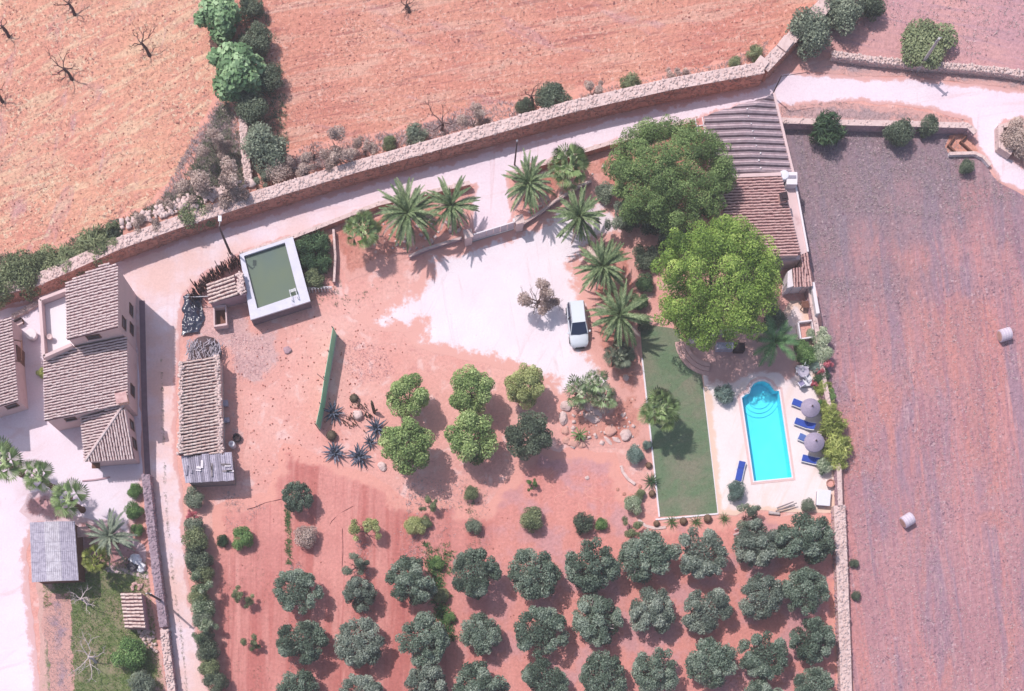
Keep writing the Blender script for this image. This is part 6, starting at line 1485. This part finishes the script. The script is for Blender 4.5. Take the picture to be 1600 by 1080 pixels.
m.build('stone', M_stone, t)
t = thing('stone_edging', P3(1000, 820), 'broken stone edging at the lower end of the path', 'edging'); m = MB(); q = [(997, 812), (1008, 822), (1024, 826), (1040, 824)]
for a, b in zip(q, q[1:]): m.bar((*P(*a), .06), (*P(*b), .06), .25, .14)
m.build('stone', M_stone, t)

# ---- green screen fence
gf = thing('screen_fence', (*P(512, 590), 0), 'tall green mesh screen fence standing alone in the yard', 'fence')
ln = [(526, 523), (520, 560), (513, 600), (507, 640), (500, 672)]; M_screen = leafy('green_mesh', C(150, 208, 176), C(154, 212, 180), C(160, 216, 186), k=1.5)
for (a, b) in zip(ln, ln[1:]):
    m = MB(); A_, B_ = Vector((*P(*a), 0)), Vector((*P(*b), 0)); o_ = Vector((-.16, .02, 2.15)); n_ = Vector((.03, 0, 0))
    m.add([A_, B_, B_ + o_, A_ + o_, A_ + n_, B_ + n_, B_ + o_ + n_, A_ + o_ + n_], [(0, 1, 2, 3), (7, 6, 5, 4), (0, 4, 5, 1), (1, 5, 6, 2), (2, 6, 7, 3), (3, 7, 4, 0)]); m.build('mesh_panel', M_screen, gf)
m = MB(); m.bar((*P(*ln[0]), .1), (*P(*ln[-1]), .1), .22, .2); m.build('footing', M_stone, gf)
for a in ln: m = MB(); x, y = P(*a); m.tube([(x - .06, y, 0), (x - .24, y + .02, 2.35)], .04, 6); m.build('post', M_dpole, gf)
m = MB(); x, y = P(513, 606); m.tube([(x - .05, y, 2.2), (x - .75, y + .5, 2.7)], .03, 5); m.build('stay', M_dpole, gf)

# ---- gate
for x, y, lb in [(731, 379, 'gate pillar beside the roadside palms'), (810, 357, 'gate pillar at the start of the curved curb wall')]:
    a = P(x, y); t = thing('gate_pillar', (*a, 0), lb, 'pillar', 'gate pillars'); m = MB(); m.box((*a, 1.0), (.62, .62, 2.0), .25); m.build('shaft', M_render, t); m = MB(); m.box((*a, 2.06), (.78, .78, .12), .25); m.build('cap', M_stone, t, bevel=.02)
gx = thing('sliding_gate', P3(770, 368), 'pale grey sliding gate between two pillars at the road', 'gate')
g0, g1 = Vector((*P(738, 378), 0)), Vector((*P(803, 358), 0)); dd = (g1 - g0).normalized()
for k in range(6):
    a, b = g0.lerp(g1, k / 6), g0.lerp(g1, (k + 1) / 6 - .01); m = MB(); m.bar((a.x, a.y, .95), (b.x, b.y, .95), .05, 1.3); m.build('panel', plain('gate_paint', C(232, 214, 224), .08, 4, .6, .3), gx)
m = MB(); m.bar((g0.x, g0.y, 1.68), (g1.x, g1.y, 1.68), .10, .08); m.bar((g0.x, g0.y, .24), (g1.x, g1.y, .24), .10, .08); m.build('frame', M_white, gx)
m = MB(); m.bar((g0.x, g0.y, .03), (g1.x, g1.y, .03), .12, .06); m.build('track', M_steel, gx)
t = thing('mailbox', P3(804, 345), 'small white letter box on the gate pillar', 'letter box'); a = P3(804, 342, 1.9); m = MB(); m.box((a.x, a.y, 1.5), (.3, .25, .4)); m.build('body', M_metal, t); m = MB(); m.box((a.x, a.y, .65), (.08, .08, 1.3)); m.build('post', M_dpole, t)

# ---- poles
a = P3(1434, 110); t = thing('utility_pole', a, 'leaning looking pale concrete pole in front of the wide roadside tree', 'pole'); m = MB(); m.tube([a, a + Vector((0, 0, 3)), a + Vector((0, 0, 5.5))], [.16, .14, .11], 8); m.build('shaft', M_pole, t)
m = MB(); m.box(a + Vector((0, 0, 5.3)), (.7, .08, .08), .6); m.build('cross_arm', M_steel, t)
a = P3(1206, 150); t = thing('road_pole', a, 'thin dark pole at the tip of the ribbed roof', 'pole'); m = MB(); m.tube([a, a + Vector((0, 0, 3.6))], [.07, .05], 7); m.build('shaft', M_dpole, t); m = MB(); m.bar(a + Vector((0, 0, 3.55)), a + Vector((2.2, .35, 3.5)), .04, .05); m.build('arm', M_dpole, t)
a = P3(804, 258); t = thing('road_pole', a, 'thin dark pole standing at the road above the gate palms', 'pole'); m = MB(); m.tube([a, a + Vector((0, 0, 4.8))], [.08, .06], 7); m.build('shaft', M_dpole, t); m = MB(); m.lathe(a + Vector((0, 0, 4.75)), [(.1, 0), (.1, .12), (.03, .16)], 8); m.build('cap', M_steel, t)
a = P3(360, 396); t = thing('street_lamp', a, 'street lamp leaning into the road beside the tank corner', 'street lamp'); m = MB(); m.tube([a, a + Vector((0, 0, 3.2)), a + Vector((0, 0, 6.2))], [.12, .10, .07], 8); m.build('pole', M_dpole, t)
m = MB(); m.tube([a + Vector((0, 0, 6.1)), a + Vector((.1, .2, 6.35)), a + Vector((.12, .5, 6.4))], .04, 6); m.build('arm', M_pole, t); m = MB(); m.box(a + Vector((.12, .6, 6.38)), (.3, .5, .12)); m.build('lamp_head', M_metal, t, bevel=.03)
a = P3(254, 940); t = thing('road_pole', a, 'brown pole at the lane wall throwing a shadow across the lane', 'pole'); m = MB(); m.tube([a, a + Vector((0, 0, 6.0))], [.12, .09], 8); m.build('shaft', M_dpole, t)
m = MB(); m.box(a + Vector((0, 0, 5.8)), (.5, .07, .07)); m.build('cross_arm', M_steel, t)

# ---- hay bales wrapped in pale film
for x, y, rz, lb in [(1570, 523, .1, 'pale wrapped round bale alone near the picture edge'), (1418, 813, .35, 'pale wrapped round bale lower in the mauve field')]:
    a = Vector((*P(x, y, .55), .55)); t = thing('round_bale', (a.x, a.y, 0), lb, 'bale', 'wrapped round bales'); t.rotation_euler.z = 0
    d = Vector((math.cos(rz + .2), math.sin(rz + .2), 0)); m = MB(); m.tube([a - d * .5, a - d * .46, a + d * .46, a + d * .5], [.5, .56, .56, .5], 20); m.build('wrap', plain('bale_film', C(226, 208, 226), .12, 5, .5, .4), t)
    for s_ in (-1, 1): m = MB(); m.tube([a + d * s_ * .495, a + d * s_ * .52], [.46, .40], 18); m.build('end_face', plain('bale_straw', C(236, 190, 176), .3, 9, .95, .1), t)
    for q in (-.25, 0, .25): m = MB(); m.tube([a + d * (q - .02), a + d * (q + .02)], [.568, .568], 20); m.build('film_band', M_white, t)

# ---- courtyard odds and ends
t = thing('courtyard_table', P3(52, 526), 'round white covered table in the courtyard below the terrace', 'table'); a = P(52, 526); m = MB(); m.lathe((*a, 0), [(.42, .1), (.46, .4), (.5, .72), (.48, .76), (.2, .78)], 18); m.build('cloth', M_white, t); m = MB(); m.lathe((*a, 0), [(.2, 0), (.1, .1), (.1, .7)], 8); m.build('pedestal', M_steel, t)
t = thing('bench', P3(31, 507), 'low wooden bench with a pale seat in the courtyard', 'bench'); a, b = P3(25, 510), P3(37, 504); m = MB(); m.bar((a.x, a.y, .45), (b.x, b.y, .45), .4, .06); m.build('seat', M_render, t); m = MB(); m.bar((a.x, a.y + .2, .7), (b.x, b.y + .2, .7), .06, .4); m.build('backrest', M_dark, t)
for q in (a, b): m = MB(); m.box((q.x, q.y, .21), (.1, .35, .42)); m.build('leg', M_wood, t)
stone_wall('pale rubble edge above the courtyard table', [(20, 497), (42, 486), (62, 474)], .4, .4, 1, dens=14, core=M_stone, face=M_stone)

# ---- drip hoses
M_hose = plain('dark_hose', C(120, 64, 66), .2, 4)
for pts, lb in [([(386, 796), (398, 793), (414, 786), (440, 780)], 'dark drip hose at the top of the ploughed strip'), ([(508, 836), (518, 815), (530, 803), (552, 791)], 'dark drip hose curving up beside the pale dry shrub'), ([(535, 826), (536, 860), (534, 900)], 'straight drip hose along the second ploughed strip')]:
    t = thing('drip_hose', P3(*pts[0]), lb, 'hose', 'drip hoses on the ploughed soil'); m = MB(); m.tube([P3(x, y, .04) for x, y in pts], .035, 5); m.build('hose', M_hose, t)
# raked swirls on the dark soil
rk_ = MB()
for k in range(9):
    c = (905 + 30 * math.sin(k * 2.1), 770 + 22 * math.cos(k * 1.7)); r = 12 + 5 * (k % 4); a0 = k * 1.1
    rk_.tube([P3(c[0] + math.cos(a0 + q * .35) * r, c[1] + math.sin(a0 + q * .35) * r * .7, .02) for q in range(8)], .06, 5)
o = rk_.build('raked_ridges', M_orch, loc=(0, 0, 0)); tag(o, 'curling raked ridges in the dark soil beside the path', 'soil ridges', kind='stuff')

# ---- car
ca = Vector((*P(897.7, 474.5, .0), 0)); cb = Vector((*P(905.5, 545.5, .0), 0)); cd = (cb - ca); CL = cd.length; yaw = math.atan2(cd.y, cd.x)
car = thing('parked_car', (ca + cb) / 2, 'white compact people carrier parked beside the date palms', 'car', None, yaw)
M_paint = plain('white_car_paint', C(236, 240, 250), .03, 1, .25, .6); M_trim = plain('black_trim', C(46, 44, 52), .1, 4, .6, .3); M_lens = plain('headlight_lens', C(214, 218, 230), .05, 4, .15, .6)
t_ = NT('car_glass'); M_cg = t_.done(C(42, 52, 84), .06, .7)
def loft(secs, name, mat, smooth=True):
    """secs: (x, [(y, z)...]) half outlines from sill up to the centre; mirrored"""
    V = []; F = []; k = len(secs[0][1]) * 2
    for x, hp in secs: V += [(x, y, z) for y, z in hp] + [(x, -y, z) for y, z in hp[::-1]]
    for i in range(len(secs) - 1):
        for j in range(k): F.append((i * k + j, i * k + (j + 1) % k, (i + 1) * k + (j + 1) % k, (i + 1) * k + j))
    F += [tuple(range(k)), tuple(range((len(secs) - 1) * k, len(secs) * k))[::-1]]
    bm = bmesh.new(); vs = [bm.verts.new(v) for v in V]
    for f in F: bm.faces.new([vs[i] for i in f])
    bmesh.ops.recalc_face_normals(bm, faces=bm.faces); me = bpy.data.meshes.new(name); bm.to_mesh(me); bm.free()
    if smooth: me.polygons.foreach_set('use_smooth', [True] * len(me.polygons))
    o = link(name, me, mat, car); mo = o.modifiers.new('bevel', 'BEVEL'); mo.width = .04; mo.segments = 2; mo.limit_method = 'ANGLE'; mo.angle_limit = .5
    return o
h = CL / 2
def bs(x, w, zb, zs): return (x, [(w * .9, .22), (w, .38), (w * 1.0, zs * .78), (w * .93, zs - .02), (w * .6, zb), (.001, zb + .02)])
body = loft([bs(-h, .62, .80, .78), bs(-h + .08, .74, .98, .92), bs(-h + .5, .84, 1.0, .95), bs(-.3, .86, 1.0, .95), bs(.55, .86, .98, .93), bs(h - .75, .84, .90, .84), bs(h - .3, .78, .78, .72), bs(h - .07, .66, .62, .58), bs(h, .50, .50, .48)], 'body', M_paint)
def cs(x, w0, w1, z1): return (x, [(w0, .93), ((w0 + w1) / 2 + .03, (z1 + .93) / 2), (w1, z1 - .07), (w1 * .8, z1), (.001, z1 + .02)])
cab = loft([cs(-h + .12, .70, .60, 1.0), cs(-h + .32, .78, .62, 1.47), cs(-.9, .79, .63, 1.54), cs(.15, .79, .62, 1.52), cs(.95, .78, .58, 1.02)], 'cabin', M_cg, False)
def panel(name, V, mat, th=.02, parent=None):
    m = MB(); slab(m, [Vector(v) for v in V], th); me = bpy.data.meshes.new(name); me.from_pydata(m.v, [], m.f); o = link(name, me, mat, parent or car)
    mo = o.modifiers.new('bevel', 'BEVEL'); mo.width = .015; mo.segments = 2; return o
panel('roof', [(-h + .28, -.64, 1.585), (.14, -.63, 1.60), (.14, .63, 1.60), (-h + .28, .64, 1.585)], M_paint, .08)
panel('windscreen', [(.17, -.58, 1.545), (.98, -.72, 1.01), (1.06, 0, 1.0), (.98, .72, 1.01), (.17, .58, 1.545)], M_cg, .03)
for s_ in (-1, 1):
    panel('roof_rail', [(-h + .35, s_ * .60 - .03, 1.63), (.05, s_ * .60 - .03, 1.64), (.05, s_ * .60 + .03, 1.64), (-h + .35, s_ * .60 + .03, 1.63)], M_steel, .04)
    panel('pillar', [(.14, s_ * .60 - .035, 1.55), (.98, s_ * .77 - .04, 1.0), (.98, s_ * .77 + .03, 1.0), (.14, s_ * .60 + .04, 1.55)], M_paint, .05)
    panel('pillar', [(-.5, s_ * .66 - .05, 1.47), (-.5, s_ * .80 - .03, .97), (-.38, s_ * .80 - .03, .97), (-.38, s_ * .66 - .05, 1.47)], M_trim, .08)
    panel('headlight', [(h - .42, s_ * .70 - .10, .76), (h - .12, s_ * .60 - .12, .66), (h - .16, s_ * .60 + .10, .64), (h - .42, s_ * .70 + .08, .74)], M_lens, .06)
    panel('mirror', [(.72, s_ * .88 - .0, 1.02), (.90, s_ * .88, 1.02), (.88, s_ * 1.04, 1.02), (.74, s_ * 1.04, 1.02)], M_paint, .14)
    for x in (-h + .72, h - .78):
        m = MB(); m.tube([(x, s_ * .66, .31), (x, s_ * .87, .31)], [.31, .31], 20); me = bpy.data.meshes.new('tyre'); me.from_pydata(m.v, [], m.f)
        wh = bpy.data.objects.new('wheel', None); COL.objects.link(wh); wh.parent = car
        link('tyre', me, M_trim, wh); m = MB(); m.tube([(x, s_ * .80, .31), (x, s_ * .885, .31)], [.19, .17], 14); me = bpy.data.meshes.new('rim'); me.from_pydata(m.v, [], m.f); link('rim', me, M_steel, wh)
panel('grille', [(h - .10, -.42, .60), (h + .02, -.36, .50), (h + .02, .36, .50), (h - .10, .42, .60)], M_trim, .05)
panel('bumper', [(h - .16, -.66, .44), (h + .06, -.40, .42), (h + .08, .0, .42), (h + .06, .40, .42), (h - .16, .66, .44)], M_trim, .22)
panel('rear_window', [(-h + .12, -.56, 1.04), (-h + .28, -.52, 1.50), (-h + .28, .52, 1.50), (-h + .12, .56, 1.04)], M_cg, .03)

# ================================================================= HAZE: thin summer air between the drone and the ground
hz = bpy.data.materials.new('summer_haze'); hz.use_nodes = True; hn = hz.node_tree.nodes
hn.remove(hn['Principled BSDF']); pv = hn.new('ShaderNodeVolumePrincipled'); hz.node_tree.links.new(pv.outputs[0], hn['Material Output'].inputs['Volume'])
pv.inputs['Density'].default_value = 0.0006; pv.inputs['Color'].default_value = (1.0, .95, .97, 1); pv.inputs['Anisotropy'].default_value = 0.2
m = MB(); m.box((0, 0, 64.5), (860, 860, 131)); o = m.build('haze', hz); o['kind'] = 'stuff'
